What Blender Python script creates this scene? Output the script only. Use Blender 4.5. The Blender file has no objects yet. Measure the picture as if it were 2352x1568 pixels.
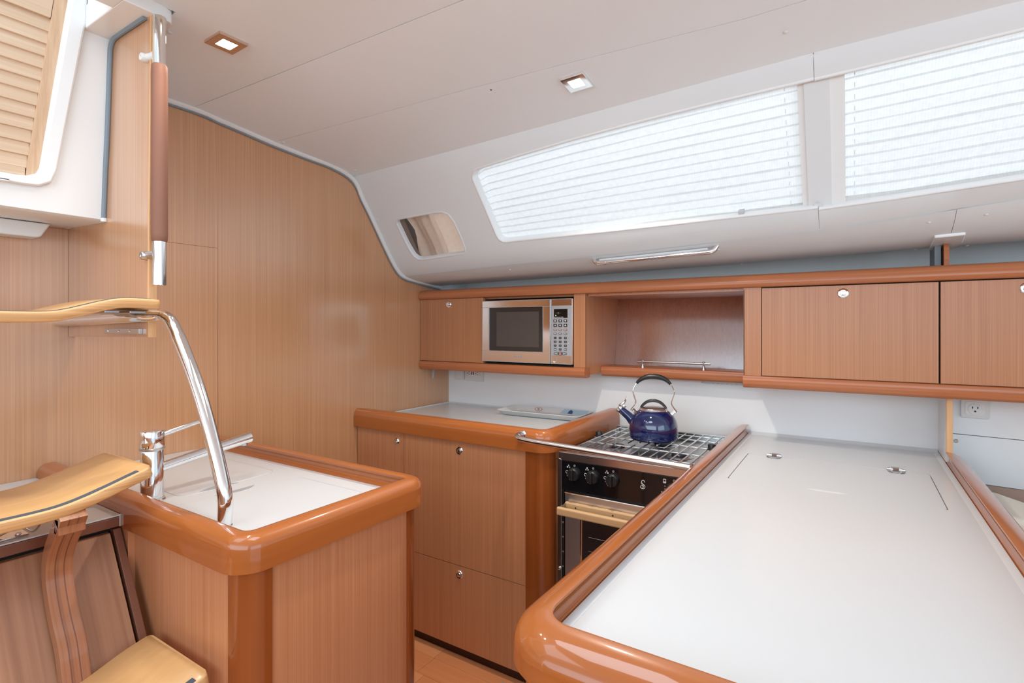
import bpy, bmesh, math, random
from mathutils import Vector, Matrix
random.seed(7)
PI = math.pi
DZ = 0.03                      # numbers below are taken 3 cm under the floor datum
sc = bpy.context.scene
C = sc.collection

# ------------------------------------------------------------------ camera, world, lights, exposure
cd = bpy.data.cameras.new('camera'); cam = bpy.data.objects.new('camera', cd); C.objects.link(cam)
cam.location = (0, 0, 1.37 + DZ); cam.rotation_euler = (PI/2, 0, math.radians(32.728))
cd.sensor_width = 36; cd.lens = 18.656; cd.shift_y = -0.01415; cd.clip_start = 0.02
sc.camera = cam
sc.view_settings.view_transform = 'Standard'; sc.view_settings.look = 'None'
sc.view_settings.gamma = 1; sc.view_settings.use_curve_mapping = False
sc.view_settings.exposure = 0.16
sc.cycles.use_denoising = True
sc.cycles.max_bounces = 10; sc.cycles.transparent_max_bounces = 12
sc.cycles.sample_clamp_indirect = 4.0
w = bpy.data.worlds.new('overcast_sky'); sc.world = w; w.use_nodes = True
w.node_tree.nodes['Background'].inputs[0].default_value = (0.76, 0.89, 1.0, 1)
w.node_tree.nodes['Background'].inputs[1].default_value = 1.0

def area(name, loc, target, sx, sy, power, col=(1, 1, 1)):
    l = bpy.data.lights.new(name, 'AREA'); l.shape = 'RECTANGLE'; l.size = sx; l.size_y = sy
    l.energy = power; l.color = col
    o = bpy.data.objects.new(name, l); C.objects.link(o); o.location = (loc[0], loc[1], loc[2] + DZ)
    o.rotation_euler = (Vector(target) - Vector(loc)).to_track_quat('-Z', 'Y').to_euler()
    return o
area('daylight_port_side', (-.4, 2.75, 3.9), (-.4, 1.9, 1.9), 3.6, 1.2, 30, (.94, .975, 1))
area('daylight_saloon', (2.3, -.2, 1.75), (-1.0, .6, 1.1), 2.2, 1.2, 19, (.70, .87, 1))
area('daylight_starboard', (-.5, -1.5, 1.75), (-.9, 1.8, 1.2), 3.6, 1.1, 40, (.70, .87, 1))
area('daylight_companionway', (-1.30, -.25, 2.9), (-1.45, .2, 1.0), 1.3, 1.1, 12, (.76, .89, 1))
area('overhead_fill', (-.65, .60, 2.14), (-.70, .72, 0), .5, .5, 5, (.72, .88, 1))  # added fill under the closed headliner for floor, doors and sink; no hatch here

# ------------------------------------------------------------------ materials
def mat(name, col, rough=.5, metal=0, coat=0, spec=.5, coat_rough=.05, coat_ior=1.5):
    m = bpy.data.materials.new(name); m.use_nodes = True
    b = m.node_tree.nodes['Principled BSDF']
    b.inputs['Base Color'].default_value = (*col, 1); b.inputs['Roughness'].default_value = rough
    b.inputs['Metallic'].default_value = metal; b.inputs['Coat Weight'].default_value = coat
    b.inputs['Coat Roughness'].default_value = coat_rough; b.inputs['Coat IOR'].default_value = coat_ior; b.inputs['Specular IOR Level'].default_value = spec
    return m
def srgb(r, g, b):
    f = lambda c: (c/255/12.92) if c/255 <= .04045 else ((c/255 + .055)/1.055)**2.4
    return (f(r), f(g), f(b))
def noise(nt, vec, scale, detail=3, rough=.55):
    n = nt.nodes.new('ShaderNodeTexNoise'); n.inputs['Scale'].default_value = scale
    n.inputs['Detail'].default_value = detail; n.inputs['Roughness'].default_value = rough
    nt.links.new(vec, n.inputs['Vector']); return n.outputs['Fac']
def mapping(nt, sc3, loc=(0, 0, 0)):
    t = nt.nodes.new('ShaderNodeTexCoord'); m = nt.nodes.new('ShaderNodeMapping')
    m.inputs['Scale'].default_value = sc3; m.inputs['Location'].default_value = loc
    nt.links.new(t.outputs['Object'], m.inputs['Vector']); return m.outputs['Vector']
def ramp(nt, fac, stops):
    r = nt.nodes.new('ShaderNodeValToRGB'); e = r.color_ramp.elements
    while len(e) < len(stops): e.new(.5)
    for i, (p, c) in enumerate(stops): e[i].position = p; e[i].color = (*c, 1)
    nt.links.new(fac, r.inputs['Fac']); return r.outputs['Color']
def mix(nt, a, b, fac, mode='MIX'):
    m = nt.nodes.new('ShaderNodeMix'); m.data_type = 'RGBA'; m.blend_type = mode
    if isinstance(fac, float): m.inputs[0].default_value = fac
    else: nt.links.new(fac, m.inputs[0])
    nt.links.new(a, m.inputs[6]); nt.links.new(b, m.inputs[7]); return m.outputs[2]
def wood(name, dark, mid, light, axis='z', fine=340, broad=95, rough=.34, coat=.0, coat_rough=.05, streak=.35, spec=.5, coat_ior=1.5):
    """straight-grained veneer; axis is the grain direction"""
    m = mat(name, mid, rough, coat=coat, coat_rough=coat_rough, spec=spec, coat_ior=coat_ior); nt = m.node_tree
    def s3(a, l):
        v = [a, a, a]
        for q_ in axis: v['xyz'.index(q_)] = l
        return tuple(v)
    f = noise(nt, mapping(nt, s3(fine, 1.6)), 1.0, 3, .6)
    b = noise(nt, mapping(nt, s3(broad, .35), (3.1, 5.7, 1.3)), 1.0, 3, .6)
    c1 = ramp(nt, f, [(.27, dark), (.50, mid), (.73, light)])
    c2 = ramp(nt, b, [(.22, dark), (.50, mid), (.78, light)])
    col = mix(nt, c1, c2, streak)
    bs = nt.nodes['Principled BSDF']; nt.links.new(col, bs.inputs['Base Color'])
    bp = nt.nodes.new('ShaderNodeBump'); bp.inputs['Strength'].default_value = .05; bp.inputs['Distance'].default_value = .001
    nt.links.new(f, bp.inputs['Height']); nt.links.new(bp.outputs['Normal'], bs.inputs['Normal'])
    return m
VD, VM, VL = srgb(180, 126, 86), srgb(199, 145, 102), srgb(213, 162, 119)
M_ven = wood('teak_veneer', VD, VM, VL, rough=.3, coat=1.0, coat_rough=.21, coat_ior=1.8)
M_base = wood('teak_veneer_low', srgb(179, 115, 76), srgb(196, 132, 92), srgb(209, 149, 108), rough=.32, coat=.3, coat_rough=.25)
M_door = wood('teak_veneer_door', srgb(164, 104, 68), srgb(181, 121, 82), srgb(195, 137, 96), rough=.36, coat=.15, coat_rough=.25)
TD, TM, TL = srgb(154, 83, 38), srgb(166, 92, 43), srgb(178, 104, 51)
M_trimx = wood('varnished_trim', TD, TM, TL, 'xy', fine=40, broad=14, rough=.3, coat=.9, coat_rough=.05, streak=.5, spec=.15)
M_trimy = wood('varnished_trim_across', TD, TM, TL, 'xy', fine=40, broad=14, rough=.3, coat=.9, coat_rough=.05, streak=.5, spec=.15)
M_post = wood('varnished_post', srgb(134, 66, 26), srgb(144, 74, 31), srgb(154, 84, 38), 'z', fine=50, broad=20, rough=.3, coat=.8, coat_rough=.08, spec=.15)
M_fascia = wood('satin_fascia', srgb(164, 94, 60), srgb(180, 110, 72), srgb(194, 126, 86), 'x', fine=130, broad=40, rough=.3, coat=.45, coat_rough=.12, spec=.15)
M_step = wood('beech_step', srgb(212, 158, 102), srgb(222, 170, 112), srgb(230, 181, 124), 'y', fine=45, broad=14, rough=.35, coat=.25, coat_rough=.15)
M_stepe = wood('plywood_step_edge', srgb(176, 124, 76), srgb(208, 156, 100), srgb(226, 182, 130), 'y', fine=260, broad=90, rough=.45)
M_lip = wood('solid_edge_wood', srgb(205, 150, 100), srgb(222, 172, 122), srgb(236, 194, 150), 'z', fine=60, broad=20, rough=.4)
M_upr = wood('laminated_upright', srgb(116, 66, 42), srgb(165, 106, 72), srgb(182, 124, 88), 'xz', fine=130, broad=75, rough=.3, coat=.4, streak=.7)
M_louv = wood('pale_louvre_wood', srgb(200, 168, 138), srgb(212, 182, 152), srgb(222, 196, 168), 'y', fine=160, broad=40, rough=.55)
M_louvz = wood('pale_stile_wood', srgb(190, 150, 116), srgb(207, 170, 136), srgb(220, 188, 156), 'z', fine=120, broad=30, rough=.55)
M_oak = wood('pale_handle_wood', srgb(170, 128, 86), srgb(205, 165, 118), srgb(222, 186, 142), 'x', fine=70, broad=22, rough=.5, streak=.6)
M_box = wood('walnut_panel', srgb(140, 94, 68), srgb(164, 114, 84), srgb(182, 134, 102), 'xz', fine=110, broad=30, rough=.4, streak=.5)
M_boxd = mat('brown_frame_wood', srgb(120, 72, 52), .4, coat=.3)
M_floor1 = wood('cabin_sole_plank', srgb(216, 142, 94), srgb(228, 156, 106), srgb(236, 170, 122), 'x', fine=50, broad=12, rough=.35, streak=.6)
M_floor2 = wood('cabin_sole_plank_dark', srgb(206, 130, 84), srgb(219, 144, 96), srgb(228, 158, 112), 'x', fine=50, broad=12, rough=.35, streak=.6)
M_dark = mat('dark_recess', (.02, .012, .01), .7)
M_toe = mat('dark_plinth', srgb(62, 32, 18), .5)
M_white = mat('white_laminate', (.645, .66, .672), .28, coat=.15)
M_gel = mat('white_gelcoat', (.84, .84, .83), .3)
def leatherette(name, col):
    m = mat(name, col, .6, spec=.3); nt = m.node_tree
    f = noise(nt, mapping(nt, (900, 900, 900)), 1.0, 2)
    b = nt.nodes.new('ShaderNodeBump'); b.inputs['Strength'].default_value = .12; b.inputs['Distance'].default_value = .0006
    nt.links.new(f, b.inputs['Height']); nt.links.new(b.outputs['Normal'], nt.nodes['Principled BSDF'].inputs['Normal'])
    return m
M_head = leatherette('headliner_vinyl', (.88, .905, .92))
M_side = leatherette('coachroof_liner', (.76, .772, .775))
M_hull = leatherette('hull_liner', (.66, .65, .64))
M_splash = mat('white_backsplash', (.84, .84, .84), .35)
M_chrome = mat('chrome', (.86, .87, .88), .07, 1)
M_steel = mat('polished_steel', (.80, .77, .76), .22, 1)
M_steelb = mat('brushed_steel', (.60, .60, .60), .3, 1)
M_steeld = mat('hob_steel', (.42, .43, .43), .22, 1)
M_black = mat('black_plastic', (.012, .012, .013), .35)
M_blackg = mat('black_glass', (.006, .006, .007), .06, coat=.3)
M_oveng = mat('oven_glass', (.030, .018, .016), .05)
M_mwg = mat('microwave_glass', (.035, .028, .025), .16)
M_mwgi = mat('microwave_mesh', (.085, .068, .060), .35)
M_silver = mat('silver_plastic', srgb(178, 180, 184), .4, .3)
M_mirror = mat('mirror_steel', (.78, .76, .74), .10, 1)
M_rub = mat('grey_rubber', srgb(128, 138, 146), .6)
M_rubd = mat('dark_rubber', srgb(60, 64, 70), .7)
M_leath = leatherette('brown_leather', srgb(136, 94, 77))
M_enamel = mat('blue_enamel', (.001, .009, .070), .08, coat=1.0, coat_rough=.03)
M_ptext = mat('print_white', (.75, .75, .72), .6)
M_pdark = mat('print_dark', (.03, .03, .03), .6)
M_cap = mat('white_plastic', (.78, .77, .75), .35)
M_plate = mat('cream_plastic', (.74, .72, .70), .3)
M_cush = leatherette('cream_cushion', srgb(218, 212, 198))
M_taupe = mat('taupe_panel', srgb(182, 150, 134), .6)
M_mat = leatherette('grey_mat', srgb(150, 155, 158))
M_tray = mat('white_melamine', (.80, .80, .79), .2)
M_trayb = mat('tray_print_blue', srgb(172, 196, 212), .25)
M_trayn = mat('tray_print_navy', srgb(62, 88, 128), .3)
M_trayr = mat('tray_print_rose', srgb(196, 140, 120), .3)
M_red = mat('red_button', (.4, .03, .02), .4)
M_strip = mat('antislip_strip', srgb(84, 88, 96), .85)
def emis(name, col, s):
    m = bpy.data.materials.new(name); m.use_nodes = True; nt = m.node_tree
    b = nt.nodes['Principled BSDF']; b.inputs['Base Color'].default_value = (*col, 1)
    b.inputs['Emission Color'].default_value = (*col, 1); b.inputs['Emission Strength'].default_value = s
    return m
M_lamp = emis('lamp_diffuser', (1, .90, .78), 14)
M_led = emis('green_led', (.5, .95, .3), 1.5)
def fabric(name, col, trans, pleat=False):
    m = bpy.data.materials.new(name); m.use_nodes = True; nt = m.node_tree; nt.nodes.clear()
    o = nt.nodes.new('ShaderNodeOutputMaterial'); d = nt.nodes.new('ShaderNodeBsdfDiffuse'); t = nt.nodes.new('ShaderNodeBsdfTranslucent')
    mx = nt.nodes.new('ShaderNodeMixShader'); mx.inputs[0].default_value = trans
    f = noise(nt, mapping(nt, (60, 60, 60)), 1.0, 4)
    c = ramp(nt, f, [(.3, tuple(x*.93 for x in col)), (.7, col)])
    if pleat:
        wv = nt.nodes.new('ShaderNodeTexWave'); wv.bands_direction = 'X'; wv.inputs['Scale'].default_value = 42
        wv.inputs['Distortion'].default_value = 1.2; wv.inputs['Detail Scale'].default_value = 2
        nt.links.new(mapping(nt, (1, 1, 1)), wv.inputs['Vector'])
        k = ramp(nt, wv.outputs['Fac'], [(0, (.955, .96, .965)), (.25, (1, 1, 1))])
        c = mix(nt, c, k, 1.0, 'MULTIPLY')
    for s in (d, t): nt.links.new(c, s.inputs['Color'])
    nt.links.new(d.outputs[0], mx.inputs[1]); nt.links.new(t.outputs[0], mx.inputs[2]); nt.links.new(mx.outputs[0], o.inputs['Surface'])
    return m
M_blind = fabric('pleated_blind_cloth', (.94, .935, .92), .62, True)
M_curt = fabric('peach_curtain_cloth', srgb(232, 208, 188), .30)
M_cord = mat('blind_cord', (.85, .87, .9), .6)
def glass(name):
    m = mat(name, (1, 1, 1), .02); b = m.node_tree.nodes['Principled BSDF']
    b.inputs['Transmission Weight'].default_value = 1; b.inputs['IOR'].default_value = 1.02; return m
M_glass = glass('window_acrylic')
M_clear = mat('clear_plastic', (.8, .82, .84), .2); M_clear.node_tree.nodes['Principled BSDF'].inputs['Transmission Weight'].default_value = .6

# ------------------------------------------------------------------ mesh kit
class MB:
    def __init__(s): s.bm = bmesh.new()
    def face(s, vs):
        try: return s.bm.faces.new(vs)
        except ValueError: return None
    def box(s, x0, x1, y0, y1, z0, z1):
        v = [s.bm.verts.new((x, y, z)) for x in (x0, x1) for y in (y0, y1) for z in (z0, z1)]
        for f in ((0,1,3,2),(4,6,7,5),(0,4,5,1),(2,3,7,6),(0,2,6,4),(1,5,7,3)): s.face([v[i] for i in f])
        return s
    def loops(s, rings, closed=True, cap=True, wrap=False):
        R = [[s.bm.verts.new(p) for p in r] for r in rings]; n = len(R[0])
        rr = list(zip(R, R[1:])) + ([(R[-1], R[0])] if wrap else [])
        for a, b in rr:
            for i in range(n if closed else n - 1):
                j = (i + 1) % n; s.face([a[i], a[j], b[j], b[i]])
        if cap and not wrap: s.face(R[0][::-1]); s.face(R[-1])
        return s
    def prism(s, pts, plane, lo, hi):
        f = {'xy': lambda a, b, c: (a, b, c), 'xz': lambda a, b, c: (a, c, b), 'yz': lambda a, b, c: (c, a, b)}[plane]
        return s.loops([[f(a, b, c) for a, b in pts] for c in (lo, hi)])
    def tube(s, path, r, n=14, closed=False):
        P = [Vector(p) for p in path]; rs = r if isinstance(r, (list, tuple)) else [r]*len(P)
        T = []
        for i in range(len(P)):
            a = P[i-1] if (i or closed) else P[i]; b = P[(i+1) % len(P)] if (i < len(P)-1 or closed) else P[i]
            T.append((b - a).normalized())
        u = T[0].orthogonal().normalized(); rings = []
        for i in range(len(P)):
            u = (u - T[i]*u.dot(T[i])).normalized(); v = T[i].cross(u)
            rings.append([tuple(P[i] + (u*math.cos(2*PI*k/n) + v*math.sin(2*PI*k/n))*rs[i]) for k in range(n)])
        return s.loops(rings, wrap=closed, cap=not closed)
    def lathe(s, prof, c, axis='z', n=32, mat4=None):
        A = Matrix.Identity(3) if axis == 'z' else Vector((0, 0, 1)).rotation_difference(Vector(axis)).to_matrix()
        c = Vector(c); rings = []
        for r, z in prof:
            r = max(r, 1e-5)
            rings.append([tuple(c + A @ Vector((r*math.cos(2*PI*k/n), r*math.sin(2*PI*k/n), z))) for k in range(n)])
        return s.loops(rings)
    def grid(s, rows, closed=False):
        return s.loops(rows, closed=closed, cap=False)
    def sweep(s, prof, path, closed=False):
        """prof: (offset to the left of the path, z); path: (x, y, z) in plan"""
        n = len(path); rings = []
        for i in range(n):
            p = Vector(path[i][:2]); a = Vector(path[i-1][:2]) if (i or closed) else None
            b = Vector(path[(i+1) % n][:2]) if (i < n-1 or closed) else None
            d1 = (p - a).normalized() if a else (b - p).normalized(); d2 = (b - p).normalized() if b else d1
            nn = Vector((-(d1.y + d2.y), d1.x + d2.x)); nn.normalize(); k = 1/max(.3, nn.dot(Vector((-d1.y, d1.x))))
            rings.append([(p.x + nn.x*o*k, p.y + nn.y*o*k, path[i][2] + z) for o, z in prof])
        return s.loops(rings, wrap=closed)
    def build(s, name, m, parent=None, bevel=0, seg=2, sharp=35, loc=None):
        bm = s.bm
        bmesh.ops.remove_doubles(bm, verts=bm.verts, dist=1e-6)
        bmesh.ops.recalc_face_normals(bm, faces=bm.faces)
        if bevel:
            es = [e for e in bm.edges if len(e.link_faces) == 2 and e.calc_face_angle(0) > math.radians(40)]
            bmesh.ops.bevel(bm, geom=es, offset=bevel, offset_type='OFFSET', segments=seg, profile=.5, affect='EDGES', clamp_overlap=True)
        me = bpy.data.meshes.new(name)
        if parent is not None: org = Vector(parent['_o'])
        elif loc is not None: org = Vector(loc)
        else: org = Vector((0, 0, 0))
        bmesh.ops.translate(bm, verts=bm.verts, vec=-org)
        bm.to_mesh(me); bm.free()
        me.materials.append(m)
        for p in me.polygons: p.use_smooth = True
        me.set_sharp_from_angle(angle=math.radians(sharp))
        o = bpy.data.objects.new(name, me); C.objects.link(o)
        if bevel:
            wm = o.modifiers.new('weighted_normals', 'WEIGHTED_NORMAL'); wm.keep_sharp = True; wm.weight = 100
        if parent is not None: o.parent = parent
        else: o.location = (org.x, org.y, org.z + DZ)
        o['_o'] = list(org)
        return o
def thing(name, label, cat, loc, group=None, kind=None):
    o = bpy.data.objects.new(name, None); C.objects.link(o); o.location = (loc[0], loc[1], loc[2] + DZ)
    o.empty_display_size = .05; o['_o'] = list(loc); return tag(o, label, cat, group, kind)
def tag(o, label=None, cat=None, group=None, kind=None):
    if label: o['label'] = label
    if cat: o['category'] = cat
    if group: o['group'] = group
    if kind: o['kind'] = kind
    return o
def struct(o): o['kind'] = 'structure'; return o
def fillet(pts, radii, closed=True, seg=7):
    """round the corners of a plan polyline; radii per point (0 keeps it sharp)"""
    out = []; n = len(pts)
    for i in range(n):
        p = Vector(pts[i]); r = radii[i] if isinstance(radii, (list, tuple)) else radii
        if r == 0 or (not closed and i in (0, n-1)): out.append(tuple(p)); continue
        a = (Vector(pts[i-1]) - p); b = (Vector(pts[(i+1) % n]) - p); la, lb = a.length, b.length
        a.normalize(); b.normalize(); ang = a.angle(b); t = min(r/math.tan(ang/2), la*.49, lb*.49); r = t*math.tan(ang/2)
        c = p + (a + b).normalized()*(r/math.sin(ang/2)); s0 = p + a*t - c; s1 = p + b*t - c
        a0 = math.atan2(s0.y, s0.x); d = (math.atan2(s1.y, s1.x) - a0 + PI) % (2*PI) - PI
        out += [(c.x + r*math.cos(a0 + d*k/seg), c.y + r*math.sin(a0 + d*k/seg)) for k in range(seg+1)]
    return out
def smooth3(pts, k=6):
    P = [Vector(p) for p in pts]; P = [P[0]*2 - P[1]] + P + [P[-1]*2 - P[-2]]; out = []
    for i in range(1, len(P)-2):
        p0, p1, p2, p3 = P[i-1:i+3]
        for j in range(k):
            t = j/k
            out.append(tuple(.5*((2*p1) + (p2-p0)*t + (2*p0-5*p1+4*p2-p3)*t*t + (3*p1-p0-3*p2+p3)*t**3)))
    out.append(tuple(P[-2])); return out
def lerp(a, b, t): return a + (b - a)*t
def interp(x, xs, ys):
    if x <= xs[0]: return ys[0]
    for i in range(1, len(xs)):
        if x <= xs[i]: return lerp(ys[i-1], ys[i], (x - xs[i-1])/(xs[i] - xs[i-1]))
    return ys[-1]
def text(s, size, org, right, up, m, name, parent, ext=.0004, xs=1.0, align='CENTER'):
    cu = bpy.data.curves.new('t', 'FONT'); cu.body = s; cu.size = size; cu.align_x = align; cu.align_y = 'CENTER'; cu.extrude = ext; cu.resolution_u = 2
    t = bpy.data.objects.new('t', cu); C.objects.link(t)
    dg = bpy.context.evaluated_depsgraph_get(); me = bpy.data.meshes.new_from_object(t.evaluated_get(dg))
    bpy.data.objects.remove(t); bpy.data.curves.remove(cu)
    r, u = Vector(right), Vector(up); n = r.cross(u); po = Vector(parent['_o'])
    for v in me.vertices: v.co = Vector(org) - po + r*(v.co.x*xs) + u*v.co.y + n*v.co.z
    me.name = name; me.materials.clear(); me.materials.append(m)
    o = bpy.data.objects.new(name, me); C.objects.link(o); o.parent = parent; o['_o'] = list(po); return o
def box_of(name, m, parent, b, bevel=.0015, seg=2): return MB().box(*b).build(name, m, parent, bevel, seg)
def dup(root, loc, label=None):
    r = root.copy(); C.objects.link(r); r.location = (loc[0], loc[1], loc[2] + DZ); r['_o'] = list(loc)
    if label: r['label'] = label
    for ch in list(root.children):
        c = ch.copy(); C.objects.link(c); c.parent = r
        for g in list(ch.children):
            d = g.copy(); C.objects.link(d); d.parent = c
    return r

# ------------------------------------------------------------------ coachroof surfaces
XC = [-2.05, -1.7, -1.36, -1.1, -.8, -.6, -.42, -.25, -.1, .15, .345, .7, 1.3, 2.6]
def CT(X): return interp(X, [-2.05, -1.36, -.8, -.42, -.1, .15, .345, .7, 2.6], [2.0915, 2.1103, 2.128, 2.1413, 2.1504, 2.1526, 2.154, 2.156, 2.158])
def CB(X): return interp(X, [-2.05, -1.36, -.8, -.42, -.1, .15, .345, .7, 1.3, 2.6], [1.6395, 1.6597, 1.6695, 1.684, 1.6963, 1.7144, 1.732, 1.755, 1.78, 1.80])
def ED(X): return interp(X, [-2.05, -1.59, -1.2, -.39, .195, .47, 2.6], [1.6060, 1.6121, 1.6157, 1.6292, 1.6441, 1.6481, 1.67])
def panel(X, t, off=0):
    y0, z0 = 1.75, CT(X) - .037; y1, z1 = 2.0, CB(X) + .052
    dy, dz = y1 - y0, z1 - z0; L = math.hypot(dy, dz)
    return (X, y0 + dy*t - dz/L*off, z0 + dz*t + dy/L*off)
def ceilz(X, Y):
    zl = interp(Y, [-1.6, 0, .99, 1.31, 1.6, 1.70, 1.735], [2.15, 2.175, 2.1645, 2.131, 2.112, 2.100, 2.0925])
    rise = CT(X) - 2.0925
    hump = interp(X, [-2.02, -.9, 2.6], [0, .022, .03])*interp(Y, [.6, 1.0, 1.4, 1.735], [0, .8, 1, 0])
    return zl + rise + hump
J1 = lambda X: interp(X, [-2.05, -.847, 2.6], [.99, 1.077, 1.30])
J2 = lambda X: interp(X, [-2.05, -.253, 2.6], [1.305, 1.517, 1.60])

# ------------------------------------------------------------------ room shell
fl = struct(MB().box(-2.05, 2.6, -1.7, 2.6, -.07, -.034).build('floor', M_toe))
ipl = 0
for r in range(11):
    y0 = .66 + r*.105; off = random.uniform(0, .6); x = -2.0 - off
    while x < -.45:
        x1 = min(x + .62, -.42); xa = max(x, -2.01)
        if x1 - xa > .05:
            MB().box(xa + .0005, x1 - .0005, y0 + .0005, y0 + .1045, -.034, -.03).build('plank', random.choice([M_floor1, M_floor1, M_floor2]), fl)
        x += .62
MB().box(-.42, 2.6, -1.7, 1.815, -.034, -.0305).build('plank', M_floor1, fl)
MB().box(-2.01, -.42, -1.7, .66, -.034, -.0305).build('plank', M_floor1, fl)

# aft bulkhead: veneered panels on a dark backing
prof = [(.99, 2.166), (1.0858, 2.1565), (1.188, 2.1465), (1.3091, 2.133), (1.4644, 2.122), (1.6026, 2.114), (1.7027, 2.0915),
        (1.75, 2.0565), (1.7824, 2.000), (1.8379, 1.9235), (1.9251, 1.7943), (2.0015, 1.6905), (2.0653, 1.643), (2.1831, 1.624), (2.3665, 1.603), (2.372, 1.74), (2.62, 1.74)]
wa = struct(MB().prism([(-1.6, -.03), (2.62, -.03)] + prof[::-1] + [(-1.6, 2.15)], 'yz', -2.06, -2.038).build('wall_aft', M_dark))
MB().prism([(1.0905, -.03), (2.62, -.03)] + prof[::-1][:-1], 'yz', -2.037, -2.02).build('panel', M_ven, wa, .0008)
MB().box(-2.0195, -2.0165, 2.375, 2.62, 1.56, 1.74).build('hull_return', mat('grey_liner_return', (.60, .60, .60), .6), wa)
MB().prism([(-1.6, 1.668), (1.0865, 1.668), (1.0865, 2.157), (.99, 2.166), (-1.6, 2.166)], 'yz', -2.037, -2.02).build('panel', M_ven, wa, .0008)
MB().prism([(-1.6, -.03), (1.0865, -.03), (1.0865, 1.6676), (-1.6, 1.6676)], 'yz', -2.037, -2.02).build('panel', M_ven, wa, .0008)
tp = [( -2.012, y, z - .004) for y, z in [(.60, 2.166)] + prof[:-2]]
struct(MB().tube(smooth3(tp, 3), .011, 10).build('trim_1', M_cap))
struct(MB().tube(smooth3([(p[0] - .004, p[1] - .003, p[2] - .013) for p in tp], 3), .004, 8).build('trim_2', M_rub))

# ceiling: three headliner panels with fine joints
ce = struct(MB().grid([[(X, Y, ceilz(X, Y) + .05) for X in XC] for Y in (.60, .99, 1.31, 1.6, 1.735)]).build('ceiling', M_dark))
def sheet(name, m, parent, ya, yb, n, x0=-2.03, x1=2.6, thick=.012):
    xs = [x0] + [x for x in XC if x0 < x < x1] + [x1]
    rows = [[(X, lerp(ya(X), yb(X), k/n), ceilz(X, lerp(ya(X), yb(X), k/n))) for X in xs] for k in range(n+1)]
    b = MB(); b.grid(rows); b.grid([[(p[0], p[1], p[2] + thick) for p in r] for r in rows])
    e0 = [rows[0], [(p[0], p[1], p[2]+thick) for p in rows[0]]]; e1 = [rows[-1], [(p[0], p[1], p[2]+thick) for p in rows[-1]]]
    b.grid(e0); b.grid(e1)
    return b.build(name, m, parent)
g = .0012
HX0, HX1, HY = -1.735, -1.475, .685
sheet('headliner_panel', M_head, ce, lambda X: HY, lambda X: J1(X) - g, 4)
sheet('headliner_panel', M_head, ce, lambda X: .50, lambda X: HY + .0001, 1, HX1, 2.6)
sheet('headliner_panel', M_head, ce, lambda X: -1.7, lambda X: .5001, 5, -.95, 2.6)
sheet('headliner_panel', M_head, ce, lambda X: -1.7, lambda X: -.60, 3, -2.03, -.949)
sheet('headliner_panel', M_head, ce, lambda X: J1(X) + g, lambda X: J2(X) - g, 5)
sheet('headliner_panel', M_head, ce, lambda X: J2(X) + g, lambda X: 1.7352, 5)

# port side: window surrounds (two mouldings meeting at the mullion), lower liner
wp = struct(MB().grid([[(X, Y, Z + .08) for X in XC] for Y, Z in ((1.735, 2.17), (1.75, 2.15))]).build('wall_port', M_dark))
SEAM = -.095
MB().grid([[(X, Y, CT(X) + Z) for X in XC] for Y, Z in ((1.70, .022), (1.742, .014), (1.768, -.05))]).build('seam_backing', M_side, wp)  # hidden strip added behind the ceiling crease so daylight does not leak through
MB().box(-2.03, 2.6, 2.380, 2.64, 1.735, 1.745).build('light_stop_lid', M_hull, wp)  # unseen lid added to block daylight pouring in over the hull lining
def surround(x0, x1, hole, name):
    """moulded window surround as a C-shaped or pierced sheet, mapped onto the sloping panel; the outline wraps over the top edge and down round the lower crease"""
    from mathutils.geometry import delaunay_2d_cdt
    outer = [(x0, -.10), (x1, -.10), (x1, 1.16), (x0, 1.16)]
    pts = []; edges = []
    def ring(r):
        b = len(pts); pts.extend(Vector(p) for p in r); edges.extend((b+i, b+(i+1) % len(r)) for i in range(len(r)))
    def dens(r):
        out = []
        for i in range(len(r)):
            a, b = r[i], r[(i+1) % len(r)]; n = max(1, int(max(abs(b[0]-a[0])/.12, abs(b[1]-a[1])/.1)))
            out += [(lerp(a[0], b[0], k/n), lerp(a[1], b[1], k/n)) for k in range(n)]
        return out
    ring(dens(outer))
    for h in hole: ring(h)
    for i in range(60):
        for j in range(13):
            X = lerp(x0, x1, (i+.5)/60); t = lerp(-.1, 1.16, (j+.5)/13)
            pts.append(Vector((X, t)))
    vs, es, fs, *_ = delaunay_2d_cdt(pts, edges, [], 0, 1e-6)
    def inside(p, poly):
        c = False; n = len(poly)
        for i in range(n):
            (xa, ya), (xb, yb) = poly[i], poly[(i+1) % n]
            if (ya > p[1]) != (yb > p[1]) and p[0] < (xb-xa)*(p[1]-ya)/(yb-ya) + xa: c = not c
        return c
    def mp(X, t):
        if t < 0:
            q = -t/.10; return (X, 1.75 - .015*min(1, q*1.0), CT(X) - .037 + .037*q)
        if t > 1:
            q = (t-1)/.16
            a = Vector(panel(X, 1)); b = Vector((X, 2.035, CB(X) + .012)); c = Vector((X, 2.075, CB(X) - .002))
            return tuple(a.lerp(b, q).lerp(b.lerp(c, q), q))
        return panel(X, t)
    b = MB(); V = [b.bm.verts.new(mp(v.x, v.y)) for v in vs]
    for f in fs:
        c = sum((vs[i] for i in f), Vector((0, 0)))/len(f)
        if any(inside(c, h) for h in hole) or not inside(c, outer): continue
        b.face([V[i] for i in f])
    return b.build(name, M_side, wp, sharp=60)
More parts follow.
